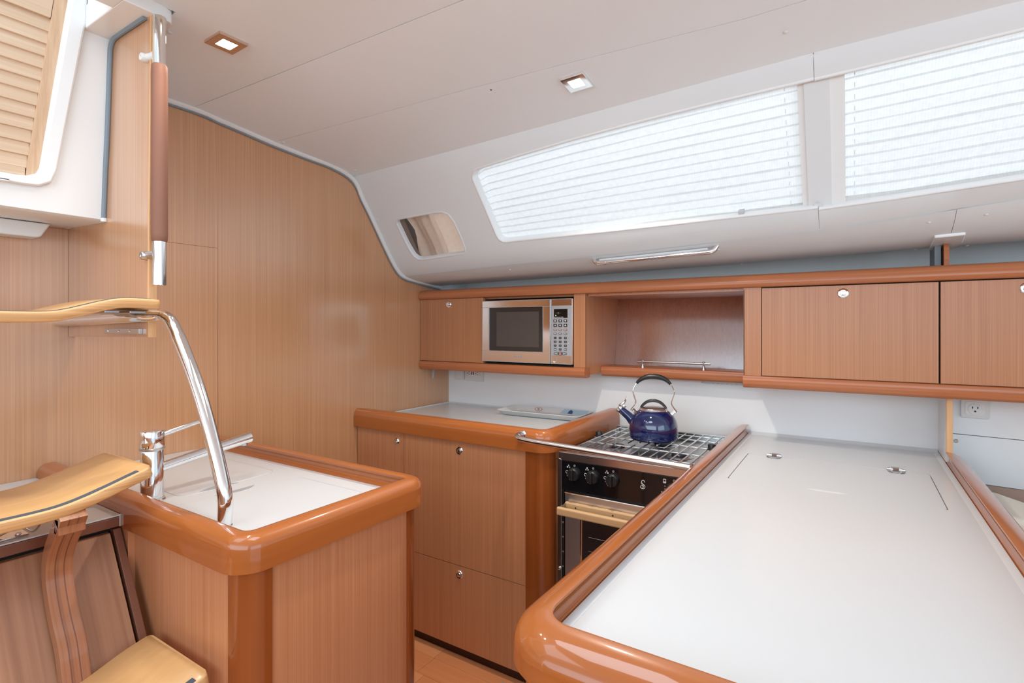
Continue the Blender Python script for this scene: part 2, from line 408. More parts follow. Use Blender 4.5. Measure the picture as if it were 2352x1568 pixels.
def rim(h, name, m, depth=.03, start=None, parent=None):
    """rounded lip round an opening: rolls into the cabin a little, then goes back to the pane"""
    n = len(h); rings = []
    L = .4426
    c = (sum(p[0] for p in h)/n, sum(p[1] for p in h)/n)
    if start is not None: h = h[start:] + h[:start]
    prof = [(-.006, .0002), (-.003, -.0025), (0.001, -.003), (.004, .000), (.0055, .008), (.006, depth)]
    for o, d in prof:
        r = []
        for i in range(n):
            a, p, q = h[i-1], h[i], h[(i+1) % n]
            if start is not None and i == 0: a = (2*p[0]-q[0], 2*p[1]-q[1])
            if start is not None and i == n-1: q = (2*p[0]-a[0], 2*p[1]-a[1])
            t1 = Vector((p[0]-a[0], (p[1]-a[1])*L)).normalized(); t2 = Vector((q[0]-p[0], (q[1]-p[1])*L)).normalized()
            nn = Vector((-(t1.y+t2.y), t1.x+t2.x)).normalized()
            s = 1 if (Vector(((c[0]-p[0]), (c[1]-p[1])*L)).dot(nn) > 0) else -1
            r.append(panel(p[0] + nn.x*o*s, p[1] + nn.y*o*s/L, d))
        rings.append(r)
    return MB().loops(rings, cap=False, closed=start is None).build(name, m, parent, sharp=60)
W1 = [(-1.3574, .206), (-1.3520, .178), (-1.3400, .146), (-1.3199, .1273), (-1.11, .098), (-.8983, .0771), (-.73, .069), (-.5686, .066), (-.35, .066), (-.13, .070), (SEAM - .0007, .0705),
      (SEAM - .0007, .972), (-.13, .970), (-.3316, .9558), (-.57, .940), (-.8125, .922), (-1.08, .909), (-1.298, .9015), (-1.318, .893), (-1.332, .865), (-1.338, .82), (-1.346, .55)]
W2 = [(SEAM + .0007, .074), (-.03, .074), (.16, .070), (.3512, .0638), (.7, .06), (1.15, .07), (1.2, .12), (1.22, .5), (1.2, .93), (1.15, 1.0), (.7, 1.03), (.3994, 1.02), (.1, 1.0), (SEAM + .0007, .985)]
PH = [(-1.8776, .510), (-1.8700, .480), (-1.8506, .4622), (-1.73, .464), (-1.62, .467), (-1.578, .478), (-1.552, .515), (-1.5410, .580), (-1.5368, .6285), (-1.5330, .78), (-1.5327, .905),
      (-1.537, .945), (-1.5498, .9674), (-1.68, .972), (-1.8155, .9748), (-1.842, .962), (-1.861, .9183), (-1.869, .84), (-1.874, .75)]
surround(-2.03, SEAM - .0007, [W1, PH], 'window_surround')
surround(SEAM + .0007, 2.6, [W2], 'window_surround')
# lower liner curling under to the hull, in two pieces with a joint
def liner(x0, x1):
    xs = [x0] + [x for x in XC if x0 < x < x1] + [x1]; rows = []
    for X in xs:
        a = Vector((X, 2.066, CB(X) - .0015)); e = Vector((X, 2.372, ED(X) + .004)); dz = a.z - e.z
        rows.append([tuple(a), (X, 2.10, a.z - dz*.30), (X, 2.15, a.z - dz*.60), (X, 2.22, a.z - dz*.86 - .001), (X, 2.29, e.z - .0035), (X, 2.35, e.z - .003), tuple(e), (X, 2.378, e.z + .02), (X, 2.376, e.z + .06)])
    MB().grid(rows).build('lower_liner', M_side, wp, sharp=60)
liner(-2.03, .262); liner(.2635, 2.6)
def linz(X, Y):
    a = CB(X) - .0015; e = ED(X) + .004; dz = a - e
    return interp(Y, [2.066, 2.10, 2.15, 2.22, 2.29, 2.35, 2.372], [a, a - dz*.30, a - dz*.60, a - dz*.86 - .001, e - .0035, e - .003, e])
MB().grid([[(X, Y, linz(X, Y) + .004) for X in (.24, .285)] for Y in (2.07, 2.10, 2.15, 2.22, 2.29, 2.35, 2.37)]).build('joint_backing', M_side, wp)  # unseen strip added behind the liner joint against light leaking in
MB().loops([[panel(X, t, .006), panel(X, t, .010)] for X in (SEAM - .02, SEAM + .02) for t in (0,)] and [[panel(SEAM - .012, t, .007), panel(SEAM + .012, t, .007), panel(SEAM + .012, t, .012), panel(SEAM - .012, t, .012)] for t in (-.08, .075)]).build('joint_backing', M_side, wp)  # this and the next two: hidden strips added to block light at the surround seam
MB().loops([[panel(SEAM - .012, t, .007), panel(SEAM + .012, t, .007), panel(SEAM + .012, t, .012), panel(SEAM - .012, t, .012)] for t in (.955, 1.0)]).build('joint_backing', M_side, wp)
MB().grid([[(X, y, CB(X) + z) for X in (SEAM - .012, SEAM + .012)] for y, z in ((1.99, .075), (2.006, .054), (2.040, .0185), (2.078, .0035))]).build('joint_backing', M_side, wp)
# hull side behind the cabinets, backsplash
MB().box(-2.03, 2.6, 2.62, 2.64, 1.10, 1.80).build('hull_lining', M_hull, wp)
MB().box(-2.019, .2760, 2.446, 2.466, -.03, 1.16).build('backsplash', M_splash, wp)
sy = lambda X: 2.423 - .115*(X - .277)
def rp(z0, z1, m, name, dy=0):
    MB().loops([[(X, sy(X) + dy, z0), (X, sy(X) + dy + .02, z0), (X, sy(X) + dy + .02, z1), (X, sy(X) + dy, z1)] for X in (.2755, 2.6)]).build(name, m, wp, .001)
rp(.9945, 1.20, M_splash, 'side_panel'); rp(.8295, .9925, M_splash, 'side_panel'); rp(-.03, .8275, M_taupe, 'side_panel', .004)
rp(-.03, 1.2, M_dark, 'panel_backing', .03)
def cap(p, nrm, r=.0055, parent=None):
    MB().lathe([(r, 0), (r, .0012), (r*.75, .003), (r*.3, .004), (0, .0042)], p, nrm, 12).build('screw_cap', M_cap, parent)
for X, Y in ((-.155, 1.62), (-1.975, 1.33), (-1.955, 1.69), (-1.583, .72)): cap((X, Y, ceilz(X, Y)), (0, 0, -1), .007, ce)
for X, t in ((-1.985, .42),): cap(panel(X, t), (0, -.82, -.57), .006, wp)
for X, Y, k in ((-1.37, 2.115, .38), (-.43, 2.115, .38), (.20, 2.10, .3), (.335, 2.10, .3), (-1.22, 2.345, 1.03), (-.385, 2.345, 1.03), (.185, 2.345, 1.03), (.325, 2.345, 1.03), (-2.0, 2.345, 1.03)):
    z = lerp(CB(X), ED(X) + .004, k); cap((X, Y, z - .0005), (0, -.25, -1), .006, wp)
# small dark snag in the headliner
MB().lathe([(.004, 0), (.003, .0015), (0, .002)], (-1.022, 1.46, ceilz(-1.022, 1.46)), (0, 0, -1), 8).build('drill_hole', M_black, ce)

# starboard side behind the camera and the joinery it stands in (what the gloss picks up)
ws = struct(MB().box(-2.03, 2.6, -1.72, -1.7, -.03, 1.30).build('wall_starboard', M_ven))
MB().box(-2.03, 2.6, -1.72, -1.7, 1.30, 1.35).build('upper_lining', M_side, ws)
MB().box(-2.03, 2.6, -1.72, -1.7, 2.0, 2.17).build('upper_lining', M_side, ws)
for x0, x1 in ((-2.03, -1.5), (-.05, .10), (1.5, 2.6)): MB().box(x0, x1, -1.72, -1.7, 1.35, 2.0).build('upper_lining', M_side, ws)

# windows: sash, acrylic pane, pleated blind
def quadpanel(X0, X1, t0, t1, off, m, name, parent, thick=.004):
    b = MB(); b.loops([[panel(X, t0, off), panel(X, t1, off), panel(X, t1, off + thick), panel(X, t0, off + thick)] for X in [X0] + [x for x in XC if X0 < x < X1] + [X1]])
    return b.build(name, m, parent)
def window(n, h, x0, x1, tops, bots, npl, cords):
    wn = struct(rim(h, 'window_%d' % n, M_gel, depth=.05, start={1: 11, 2: 0}[n]))
    quadpanel(x0 - .05, x1 + .05, -.02, 1.08, .075, M_glass, 'pane', wn)
    # blind: horizontal pleats
    xs = [lerp(x0, x1, i/24) for i in range(25)]; rows = []
    N = npl*2
    for k in range(N + 1):
        row = []
        for X in xs:
            ta, tb = interp(X, *tops), interp(X, *bots); t = lerp(ta, tb, (k//2 + (.88 if k % 2 else 0))/npl)
            row.append(panel(X + (0.004*math.sin(k*2.1) if X in (xs[0], xs[-1]) else 0), t, .034 + (.0032 if k % 2 else -.0032)*(1 + .25*math.sin(X*9 + k)) + .002*math.sin(X*5 + k*.7)))
        rows.append(row)
    bl = MB().grid(rows).build('blind_%d' % n if False else 'pleated_blind', M_blind, wn, sharp=20)
    for X in cords:
        for k in range(npl):
            t = lerp(interp(X, *tops), interp(X, *bots), (k+.5)/npl); dt = .45/npl
            MB().tube([panel(X, t - dt*.4, .024), panel(X, t + dt*.4, .024)], .0013, 6).build('cord_stitch', M_cord, wn)
    rail_t = [[panel(X, interp(X, *bots) - .012, .022), panel(X, interp(X, *bots) + .03, .022), panel(X, interp(X, *bots) + .03, .042), panel(X, interp(X, *bots) - .012, .042)] for X in xs]
    MB().loops(rail_t).build('blind_rail', M_blind, wn, .001)
    return wn
w1 = window(1, W1, -1.362, -.128, ([-1.36, -1.32, -1.1, -.9, -.57, -.1], [.15, .11, .085, .065, .055, .062]), ([-1.36, -1.3, -.8, -.33, -.1], [.90, .905, .922, .955, .965]), 12, (-.175,))
w2 = window(2, W2, -.030, 1.21, ([-.05, .35, 1.2], [.062, .055, .06]), ([-.05, .10, .4, 1.2], [.96, .985, 1.01, 1.02]), 12, (.004,))
# pull tab on blind 1
b = MB(); a = [panel(X, t, o) for X in (-.338, -.318) for t in (.915, .955) for o in (.006, .022)]
b.loops([[a[0], a[1], a[3], a[2]], [a[4], a[5], a[7], a[6]]]).build('pull_tab', M_clear, w1, .002)
# mullion between the windows: flat cover set back, light sash strips either side
struct(quadpanel(-.123, -.058, .03, 1.02, .012, M_side, 'trim_3', None, .05))
quadpanel(-.140, -.1225, .03, 1.02, .018, M_gel, 'sash', w1, .05)
quadpanel(-.0585, -.020, .03, 1.02, .016, M_gel, 'sash', w2, .02)
# port light with its curtain
w3 = struct(rim(PH, 'window_3', M_side, depth=.022))
quadpanel(-1.92, -1.50, .40, 1.03, .09, M_glass, 'pane', w3)
quadpanel(-1.94, -1.70, .38, 1.06, .072, mat('port_lining', srgb(132, 114, 104), .6), 'port_lining', w3)
port_wall = quadpanel(-1.95, -1.845, .36, 1.08, .024, mat('grey_port_frame', srgb(128, 108, 98), .5), 'port_frame', w3)
rows = []
for k in range(9):
    t = lerp(.40, 1.04, k/8); row = []
    for i in range(60):
        X = lerp(-1.852 + .03*math.sin(k*.45), -1.47, i/59); ph = X*62 + .5*math.sin(k*.8)
        row.append(panel(X + .012*k/8*math.sin(ph*.5), t, .040 + .010*math.sin(ph) + .005*math.sin(ph*2.3 + k*.3)))
    rows.append(row)
MB().grid(rows).build('curtain', M_curt, w3, sharp=60)

# ------------------------------------------------------------------ partition, companionway
pt = thing('partition_panel', 'tall veneered partition beside the companionway with pale solid front edge', 'partition', (-1.75, .64, 1.34))
pts = [(-2.018, 1.3403), (-1.5095, 1.345), (-1.4925, 2.162), (-1.64, 2.160), (-1.69, 2.152), (-1.7098, 2.1354), (-1.7264, 1.9118), (-1.7517, 1.6742), (-2.018, 1.6707)]
MB().prism(pts, 'xz', .632, .650).build('board', M_ven, pt, .0006)
MB().loops([[(x0, .6315, z), (x0 + .010, .6315, z), (x0 + .010, .651, z), (x0, .651, z)] for x0, z in ((-1.5100, 1.343), (-1.4928, 2.162))]).build('edge_strip', M_lip, pt, .002)
MB().box(-1.74, -1.53, .623, .632, 1.352, 1.366).build('fixing_plate', M_steelb, pt, .001)
for X in (-1.71, -1.645, -1.58): MB().lathe([(.004, 0), (.004, .001), (.002, .003), (0, .003)], (X, .623, 1.359), (0, -1, 0), 10).build('screw', M_steel, pt)

wc = thing('wall_companionway', None, None, (-1.74, .3, 1.66)); struct(wc)
fx = lambda z: -1.7517 + (z - 1.674)*.09
# moulded white face (with opening for the washboard), underside and hanging lip
DO = [(.536, 2.46), (.5345, 2.2117), (.4875, 1.7673), (.470, 1.752), (.44, 1.7480), (-.44, 1.748), (-.47, 1.752), (-.4875, 1.7673), (-.5345, 2.2117), (-.536, 2.46)]
def strip(outer, inner, off, name, m):
    b = MB(); b.grid([[(fx(z) + off, y, z) for y, z in outer], [(fx(z) + off, y, z) for y, z in inner]]); return b.build(name, m, wc)
outer = [(.632, 2.46), (.632, 2.2), (.632, 1.90), (.632, 1.70), (.632, 1.668), (-.632, 1.668), (-.632, 1.70), (-.632, 1.9), (-.632, 2.2), (-.632, 2.46)]
b = MB(); b.prism([(y, z) for y, z in outer] , 'yz', -1.80, -1.76); b.bm.free()
strip(outer, DO, 0, 'moulded_face', M_gel)
MB().grid([[(fx(1.668), y, 1.668) for y in (-.632, .632)], [(-1.765, y, 1.662) for y in (-.632, .632)], [(-2.02, y, 1.672) for y in (-.632, .632)]]).build('moulded_underside', M_gel, wc)
MB().prism(fillet([(-.6, 1.625), (.548, 1.625), (.572, 1.668), (-.6, 1.668)], [0, .016, 0, 0]), 'yz', -2.018, -1.955).build('hanging_lip', M_gel, wc, .005, 3)
# rounded frame standing proud round the opening
fr_i = [(.531, 2.46), (.531, 2.2117), (.4845, 1.775), (.478, 1.758), (.458, 1.7475), (.44, 1.7460), (-.44, 1.746)]
fr_o = [(.569, 2.46), (.569, 2.173), (.5185, 1.775), (.508, 1.742), (.484, 1.7270), (.45, 1.7245), (-.44, 1.7245)]
rings = []
for q, off in ((0, 0), (0, .010), (.05, .0145), (.14, .0165), (.80, .0165), (.93, .0140), (1, .009), (1, -.03)):
    rings.append([(fx(z) + off, y, z) for y, z in [(lerp(a[0], c[0], q), lerp(a[1], c[1], q)) for a, c in zip(fr_o, fr_i)]])
MB().grid(rings).build('door_surround', M_gel, wc, sharp=24)
# hatch coaming and the moulded pad on the headliner
MB().grid([[(x, .5690, z) for x in (-1.76, -1.7, -1.528)] for z in (2.213, 2.5)]).build('hatch_side', M_gel, wc)
MB().grid([[(x, y, z) for x, y in ((-1.528, .5690), (-1.528, .503), (-.947, .503), (-.947, -.566), (-1.76, -.566))] for z in (2.213, 2.5)]).build('hatch_side', M_gel, wc)
MB().prism([(-1.76, .566), (-1.472, .566), (-1.472, .655), (-1.480, .677), (-1.500, .688), (-1.76, .688)], 'xy', 2.154, 2.215).build('headliner_pad', M_gel, wc, .003, 3)
MB().box(-1.531, -1.472, .500, .5658, 2.154, 2.215).build('headliner_pad', M_gel, wc, .001)
MB().box(-1.4718, -.95, .500, .530, 2.154, 2.215).build('headliner_pad', M_gel, wc, .001)
sp = [(-1.752, .627, 1.665), (-1.7405, .627, 1.79), (-1.7264, .627, 1.9118), (-1.7108, .627, 2.10), (-1.706, .627, 2.132), (-1.690, .627, 2.149), (-1.66, .627, 2.153), (-1.56, .627, 2.153), (-1.505, .627, 2.153)]
MB().tube(smooth3(sp, 4), .0065, 10).build('rubber_seal', M_rub, wc)
MB().tube([(-1.752, .628, 1.662), (-1.752, .628, 1.672)], .008, 10).build('seal_end', M_cap, wc)

dr = thing('door_1', None, None, (-1.75, 0, 1.75)); struct(dr)
lx = lambda z, o=0: fx(z) - .004 + o
yo = lambda z: interp(z, [1.7673, 2.2117, 2.5], [.4850, .5315, .56])
yi = lambda z: yo(z) - .026
def lbox(name, m, y0, y1, z0, z1, o0=-.02, o1=.006, tilt=0):
    b = MB(); b.loops([[(lx(z0, o0), y0(z0), z0), (lx(z0, o1 + tilt), y0(z0), z0), (lx(z1, o1), y0(z1), z1), (lx(z1, o0 - tilt), y0(z1), z1)],
                       [(lx(z0, o0), y1(z0), z0), (lx(z0, o1 + tilt), y1(z0), z0), (lx(z1, o1), y1(z1), z1), (lx(z1, o0 - tilt), y1(z1), z1)]])
    return b.build(name, m, dr, .0012)
for s in (1, -1):
    lbox('stile', M_louvz, lambda z: s*yi(z), lambda z: s*yo(z), 1.748, 2.45)
lbox('top_rail', M_louv, lambda z: -yi(z) + .001, lambda z: yi(z) - .001, 2.151, 2.45)
lbox('bottom_rail', M_louv, lambda z: -yi(z) + .001, lambda z: yi(z) - .001, 1.748, 1.768)
nl = 12
for i in range(nl):
    z0 = 1.769 + i*(2.150 - 1.769)/nl; z1 = z0 + (2.150 - 1.769)/nl + .002
    b = MB(); ys = (-yi(z0) - .004, yi(z0) + .004)
    b.loops([[(lx(z0, .0025), y, z0), (lx(z0, -.008), y, z0 - .003), (lx(z1, -.012), y, z1), (lx(z1, -.0030), y, z1)] for y in ys]).build('louvre_slat', M_louv, dr, .001)
MB().box(-1.745, -1.727, -.45, .425, 1.724, 1.733).build('track_rail', M_gel, dr, .002)
MB().box(-1.729, -1.7265, -.45, .424, 1.7275, 1.7295).build('track_slot', M_rubd, dr)

# ------------------------------------------------------------------ grab rail on the partition
gr = thing('grab_rail', 'upright chrome grab rail wrapped in brown stitched leather on partition edge', 'grab rail', (-1.46, .64, 1.47))
def cyl(z0, z1, r, name, m, bev=.001): return MB().lathe([(r - bev, z0), (r, z0 + bev), (r, z1 - bev), (r - bev, z1)], (-1.46, .64, 0), n=28).build(name, m, gr)
cyl(1.474, 1.60, .0150, 'chrome_tube', M_chrome); cyl(1.99, 2.145, .0150, 'chrome_tube', M_chrome)
MB().lathe([(.0155, 1.583), (.0175, 1.586), (.0182, 1.60), (.0180, 1.80), (.0183, 2.00), (.0175, 2.022), (.0155, 2.025)], (-1.46, .64, 0), n=28).build('leather_sleeve', M_leath, gr)
for z in (1.552, 2.052):
    MB().tube([(-1.462, .64, z), (-1.49, .636, z), (-1.505, .628, z - .001)], [.013, .010, .009], 12).build('bracket', M_cap if z > 2 else M_steelb, gr)
    MB().lathe([(.010, -.012), (.011, -.010), (.011, .006), (.009, .010), (.004, .010), (.003, .008)], (-1.506, .627, z - .002), (0, -1, 0), 16).build('bracket_boss', M_cap if z > 2 else M_steelb, gr)

# ------------------------------------------------------------------ companion steps
st = thing('companion_ladder', 'companionway ladder of gull-wing beech treads on curved laminated uprights', 'ladder', (-1.25, .1, -.03))
def tread(prof, x0, x1, thick, strip_in=.012, strip_to=None):
    P = smooth3([(y, z, 0) for y, z in prof], 6); L = len(P)
    nrm = []
    for i in range(L):
        a, c = P[max(0, i-1)], P[min(L-1, i+1)]; dy, dz = c[0]-a[0], c[1]-a[1]; l = math.hypot(dy, dz); nrm.append((-dz/l, dy/l))
    half = [[(y, z), (y - n[0]*thick, z - n[1]*thick)] for (y, z, _), n in zip(P, nrm)]
    pts = [h[0] for h in half] + [h[1] for h in half[::-1]]
    full = pts
    mir = [(-y, z) for y, z in [h[0] for h in half]][::-1] + []
    top = [(-y, z) for y, z in [h[0] for h in half]][::-1] + [h[0] for h in half][1:]
    bot = [(-y, z) for y, z in [h[1] for h in half]][::-1] + [h[1] for h in half][1:]
    b = MB(); rr = .012
    rings = []
    for (ty, tz), (by, bz) in zip(top, bot):
        e = .0035
        uy, uz = (ty - by)/thick, (tz - bz)/thick
        end = max(0, (abs(ty) - (abs(top[-1][0]) - rr))/rr); s = rr*(1 - math.sqrt(max(0, 1 - end*end))) if end > 0 else 0
        a, c = x0 + s, x1 - s
        rings.append([(a, ty - uy*e, tz - uz*e), (a + e, ty, tz), (c - e, ty, tz), (c, ty - uy*e, tz - uz*e), (c, by + uy*e, bz + uz*e), (c - e, by, bz), (a + e, by, bz), (a, by + uy*e, bz + uz*e)])
    b.loops(rings)
    tr = b.build('tread', M_step, st, sharp=50)
    tr.data.materials.append(M_stepe)
    for p in tr.data.polygons:
        if abs(p.normal.z) < .6: p.material_index = 1
    sr = []
    for (ty, tz), (by, bz) in zip(top, bot):
        if abs(ty) > abs(top[-1][0]) - .022: continue
        sr.append([(x1 - .0185, ty, tz - .0003), (x1 - .0180, ty, tz + .0012), (x1 - .0045, ty, tz + .0012), (x1 - .0040, ty, tz - .0003)])
    MB().loops(sr).build('antislip_strip', M_strip, st)
    return tr
k = .31
tread([(0, 1.013), (.30, 1.013), (.37, 1.0135), (.405, 1.0165), (.44, 1.024), (.48, 1.0355), (.53, 1.0510), (.5615, 1.0602)], -1.563, -1.313, .0235)
tread([(0, .655), (.25, .655), (.36, .655), (.40, .660), (.44, .671), (.49, .688), (.53, .698), (.548, .7015)], -1.292, -1.048, .026)
tread([(0, 1.4015), (.30, 1.4015), (.40, 1.4025), (.435, 1.4075), (.47, 1.418), (.505, 1.429), (.54, 1.4365), (.58, 1.4375), (.627, 1.4355)], -1.655, -1.413, .0225)
for s in (1, -1):
    yy = .4185*s
    P = smooth3([(-1.305, yy, .9885), (-1.328, yy, .958), (-1.365, yy, .915), (-1.384, yy, .875), (-1.378, yy, .835), (-1.350, yy, .781), (-1.3155, yy, .733), (-1.290, yy, .666), (-1.262, yy, .60), (-1.21, yy, .40), (-1.12, yy, 0), (-1.11, yy, -.03)], 5)
    rings = []
    for i, p in enumerate(P):
        a, c = P[max(0, i-1)], P[min(len(P)-1, i+1)]; d = Vector((c[0]-a[0], 0, c[2]-a[2])).normalized(); n = Vector((-d.z, 0, d.x)); wd = .0225
        if n.x < 0: n = -n
        t = .026
        rings.append([tuple(Vector(p) + Vector((0, -wd, 0))), tuple(Vector(p) + Vector((0, wd, 0))), tuple(Vector(p) + Vector((0, wd, 0)) - n*t), tuple(Vector(p) + Vector((0, -wd, 0)) - n*t)])
    MB().loops(rings).build('upright', M_upr, st, .003)
    for o_ in (-.0075, .0075):
        rg = []
        for q_ in rings:
            a_, b_ = Vector(q_[0]), Vector(q_[1]); c_ = (a_ + b_)/2; nn = (Vector(q_[0]) - Vector(q_[3])).normalized()
            rg.append([tuple(c_ + Vector((0, o_ - .0011, 0)) + nn*.0002), tuple(c_ + Vector((0, o_ + .0011, 0)) + nn*.0002), tuple(c_ + Vector((0, o_ + .0011, 0)) - nn*.003), tuple(c_ + Vector((0, o_ - .0011, 0)) - nn*.003)])
        MB().loops(rg).build('lamination_line', M_boxd, st)
    MB().box(-1.340, -1.316, yy - .0225, yy + .0225, .957, .9895).build('upright_block', M_upr, st, .002)
for a_, c_ in ((.515, .545), (.565, .600)): MB().box(-1.60, -1.435, a_, c_, 1.4015, 1.4085).build('tread_fixing', M_steeld, st, .002)
# chrome stair tube: from the counter up under the top tread and back along the partition
tb = thing('stair_handrail', 'thick curved chrome tube rising from the sink counter to the top step', 'handrail', (-1.183, .65, .9243))
path = smooth3([(-1.183, .65, .9243), (-1.178, .65, .985), (-1.2005, .65, 1.047), (-1.2465, .65, 1.1405), (-1.304, .65, 1.2375), (-1.365, .65, 1.3185), (-1.412, .65, 1.3740), (-1.440, .65, 1.3925), (-1.475, .650, 1.3985), (-1.53, .6105, 1.395), (-1.64, .6085, 1.392), (-1.80, .6085, 1.389), (-2.02, .6085, 1.386)], 7)
MB().tube(path, [.0158 if p[2] < 1.35 else .0145 for p in path], 20).build('tube', M_chrome, tb, sharp=60)
MB().lathe([(.0175, 0), (.0175, .003), (.016, .005)], (-1.183, .65, .9245), n=24).build('foot_collar', M_chrome, tb)

# ------------------------------------------------------------------ engine box behind the steps
eb = thing('engine_box', 'brown wooden engine box with white top and sloping removable panels', 'cabinet', (-1.7, 0, -.03))
sx = lambda z: -1.4555 - .135/.219*(z - .899)
MB().box(-2.018, -1.4575, -.55, .556, .924, .9275).build('top', M_white, eb, .001)
MB().box(-2.018, -1.4555, -.55, .5565, .900, .9238).build('top_edge', M_boxd, eb, .003)
MB().box(-1.4600, -1.4548, .552, .5575, .900, .9285).build('corner_cap', M_steelb, eb, .001)
def slope(name, y0, y1, z0, z1, o, t, m):
    return MB().loops([[(sx(z0) + o, y, z0), (sx(z1) + o, y, z1), (sx(z1) + o - t, y, z1), (sx(z0) + o - t, y, z0)] for y in (y0, y1)]).build(name, m, eb, .002)
slope('inner_frame', -.55, .556, -.03, .900, -.035, .02, M_dark)
slope('side_post', .540, .5562, -.03, .896, -.004, .022, M_boxd)
slope('panel', .4225, .5345, -.03, .890, -.006, .018, M_box)
slope('panel', -.08, .418, -.03, .890, -.006, .018, M_box)
slope('panel', -.55, -.085, -.03, .890, -.006, .018, M_box)
dk = thing('steel_latch_plate', 'small shiny steel plate with wire loop on engine box top', 'plate', (-1.5, .33, .928))
MB().box(-1.60, -1.475, .26, .395, .928, .931).build('plate', M_chrome, dk, .001)
for X, Y in ((-1.585, .38), (-1.49, .38), (-1.585, .275), (-1.49, .275), (-1.54, .33)): MB().lathe([(.006, 0), (.005, .003), (0, .0045)], (X, Y, .931), n=12).build('rivet', M_steel, dk)
MB().tube(smooth3([(-1.50, .345, .931), (-1.475, .38, .950), (-1.47, .40, .935), (-1.48, .415, .946), (-1.50, .425, .960)], 5), .0022, 8).build('wire_loop', M_steelb, dk)

# ------------------------------------------------------------------ fiddle profile (raised hardwood edging)
def fiddle(h0, h1, wd=.047):
    """outer face 0, grows inwards (left of path) to wd; h0 below, h1 above the white top"""
    return [(0, -h0), (0, h1*.35), (.003, h1*.62), (.010, h1*.86), (.020, h1*.98), (wd - .012, h1), (wd - .004, h1*.99), (wd - .001, h1*.93), (wd - .002, h1*.86), (wd - .009, h1*.62), (wd - .011, h1*.40), (wd - .007, h1*.15), (wd, 0), (wd, -.012), (wd - .02, -.012), (wd - .02, -h0)]
def path3(p, z): return [(a[0], a[1], z) for a in p]

# ------------------------------------------------------------------ sink unit
sk = thing('sink_unit', 'sink cabinet with white moulded top, varnished fiddle rail and rounded corner posts', 'sink cabinet', (-1.5, .82, -.03))
ZT = .9243
def slab_out(x0, x1, y0, y1, rr): return fillet([(x0, y0), (x1, y0), (x1, y1), (x0, y1)], [0, rr, rr, 0])
top = slab_out(-2.018, -1.012, .602, 1.050, .035)
def inset_poly(): pass
MB().prism(top, 'xy', ZT - .02, ZT).build('worktop', M_white, sk, .0008)
pth = fillet([(-2.018, .557), (-.966, .557), (-.966, 1.098), (-2.018, 1.098)], [0, .062, .062, 0], closed=False, seg=10)
rl = MB().sweep(fiddle(.0293, .0405), path3(pth, ZT)).build('fiddle_rail', M_trimx, sk, sharp=50)
# two lids let into the top, each with a crescent finger notch
def lid(pts, notch, name='sink_lid'):
    o = fillet(pts, .03, seg=6)
    ring = path3(o, ZT)
    MB().loops([path3(o, ZT - .0002), [(lerp(p[0], sum(q[0] for q in o)/len(o), .006), lerp(p[1], sum(q[1] for q in o)/len(o), .012), ZT + .0010) for p in o]]).build(name, M_white, sk, .0006)
    MB().tube([(p[0], p[1], ZT - .0001) for p in o], .0008, 6, closed=True).build('lid_seam', M_silver, sk)
lid([(-1.425, .625), (-1.045, .625), (-1.095, .985), (-1.385, .985)], None)
lid([(-1.90, .70), (-1.475, .70), (-1.50, .985), (-1.90, .985)], None)
for (x, y, sg) in ((-1.418, .81, 1), (-1.480, .80, -1)):
    arc = [(x + sg*.022*math.sin(PI*i/12), y - .055 + .11*i/12) for i in range(13)]
    MB().prism(arc, 'xy', ZT + .0002, ZT + .0015).build('finger_notch', M_silver, sk, .0005)
# carcass with rounded posts
MB().prism([(-2.018, .585), (-1.06, .585), (-.992, .65), (-.992, 1.04), (-1.03, 1.07), (-2.018, 1.07)], 'xy', -.03, .8948).build('carcass', M_dark, sk)
MB().box(-1.43, -1.0325, .5745, .588, -.03, .8945).build('side_panel', M_base, sk, .0006)
MB().box(-2.018, -1.43, .560, .588, .50, .8945).build('side_panel', M_base, sk, .0006)
MB().box(-.996, -.982, .6325, 1.018, -.03, .8945).build('end_panel', M_base, sk, .0006)
def postq(cx, cy, r, a0, a1, name='corner_post', parent=sk, z1=.8945):
    arc = [(cx + r*math.cos(lerp(a0, a1, i/10)), cy + r*math.sin(lerp(a0, a1, i/10))) for i in range(11)]
    MB().prism(arc + [(cx, cy)], 'xy', -.03, z1).build(name, M_post, parent, .0005)
postq(-1.0325, .6325, .0580, -PI/2, 0)
postq(-1.0255, 1.018, .052, 0, PI/2)

fc = thing('sink_faucet', 'chrome single lever faucet with long straight spout on sink top', 'faucet', (-1.51, .645, ZT))
fx0, fy0 = -1.510, .645
MB().lathe([(.030, 0), (.030, .004), (.0265, .008), (.0265, .010)], (fx0, fy0, ZT), n=32).build('base_flange', M_chrome, fc)
MB().lathe([(.0255, .008), (.0255, .130), (.0245, .132)], (fx0, fy0, ZT), n=32).build('body', M_chrome, fc)
MB().lathe([(.0275, .132), (.0285, .134), (.0285, .136), (.0265, .138)], (fx0, fy0, ZT), n=32).build('body_ring', M_steelb, fc)
MB().lathe([(.0262, .138), (.0270, .140), (.0270, .178), (.0255, .181), (0, .182)], (fx0, fy0, ZT), n=32).build('lever_cap', M_chrome, fc)
MB().tube([(fx0, fy0 + .018, 1.006), (fx0, .775, 1.024), (fx0, .908, 1.0425)], [.0125, .0138, .0150], 20).build('spout', M_chrome, fc, .001)
MB().lathe([(.0095, 0), (.0105, .002), (.0105, .012), (.009, .012), (.0085, .009), (0, .009)], (fx0, .888, 1.022), n=20).build('aerator', M_steelb, fc)
MB().tube([(fx0, fy0 + .02, 1.090), (fx0 + .004, .765, 1.113)], [.0066, .0056], 12).build('lever', M_chrome, fc, .0008)

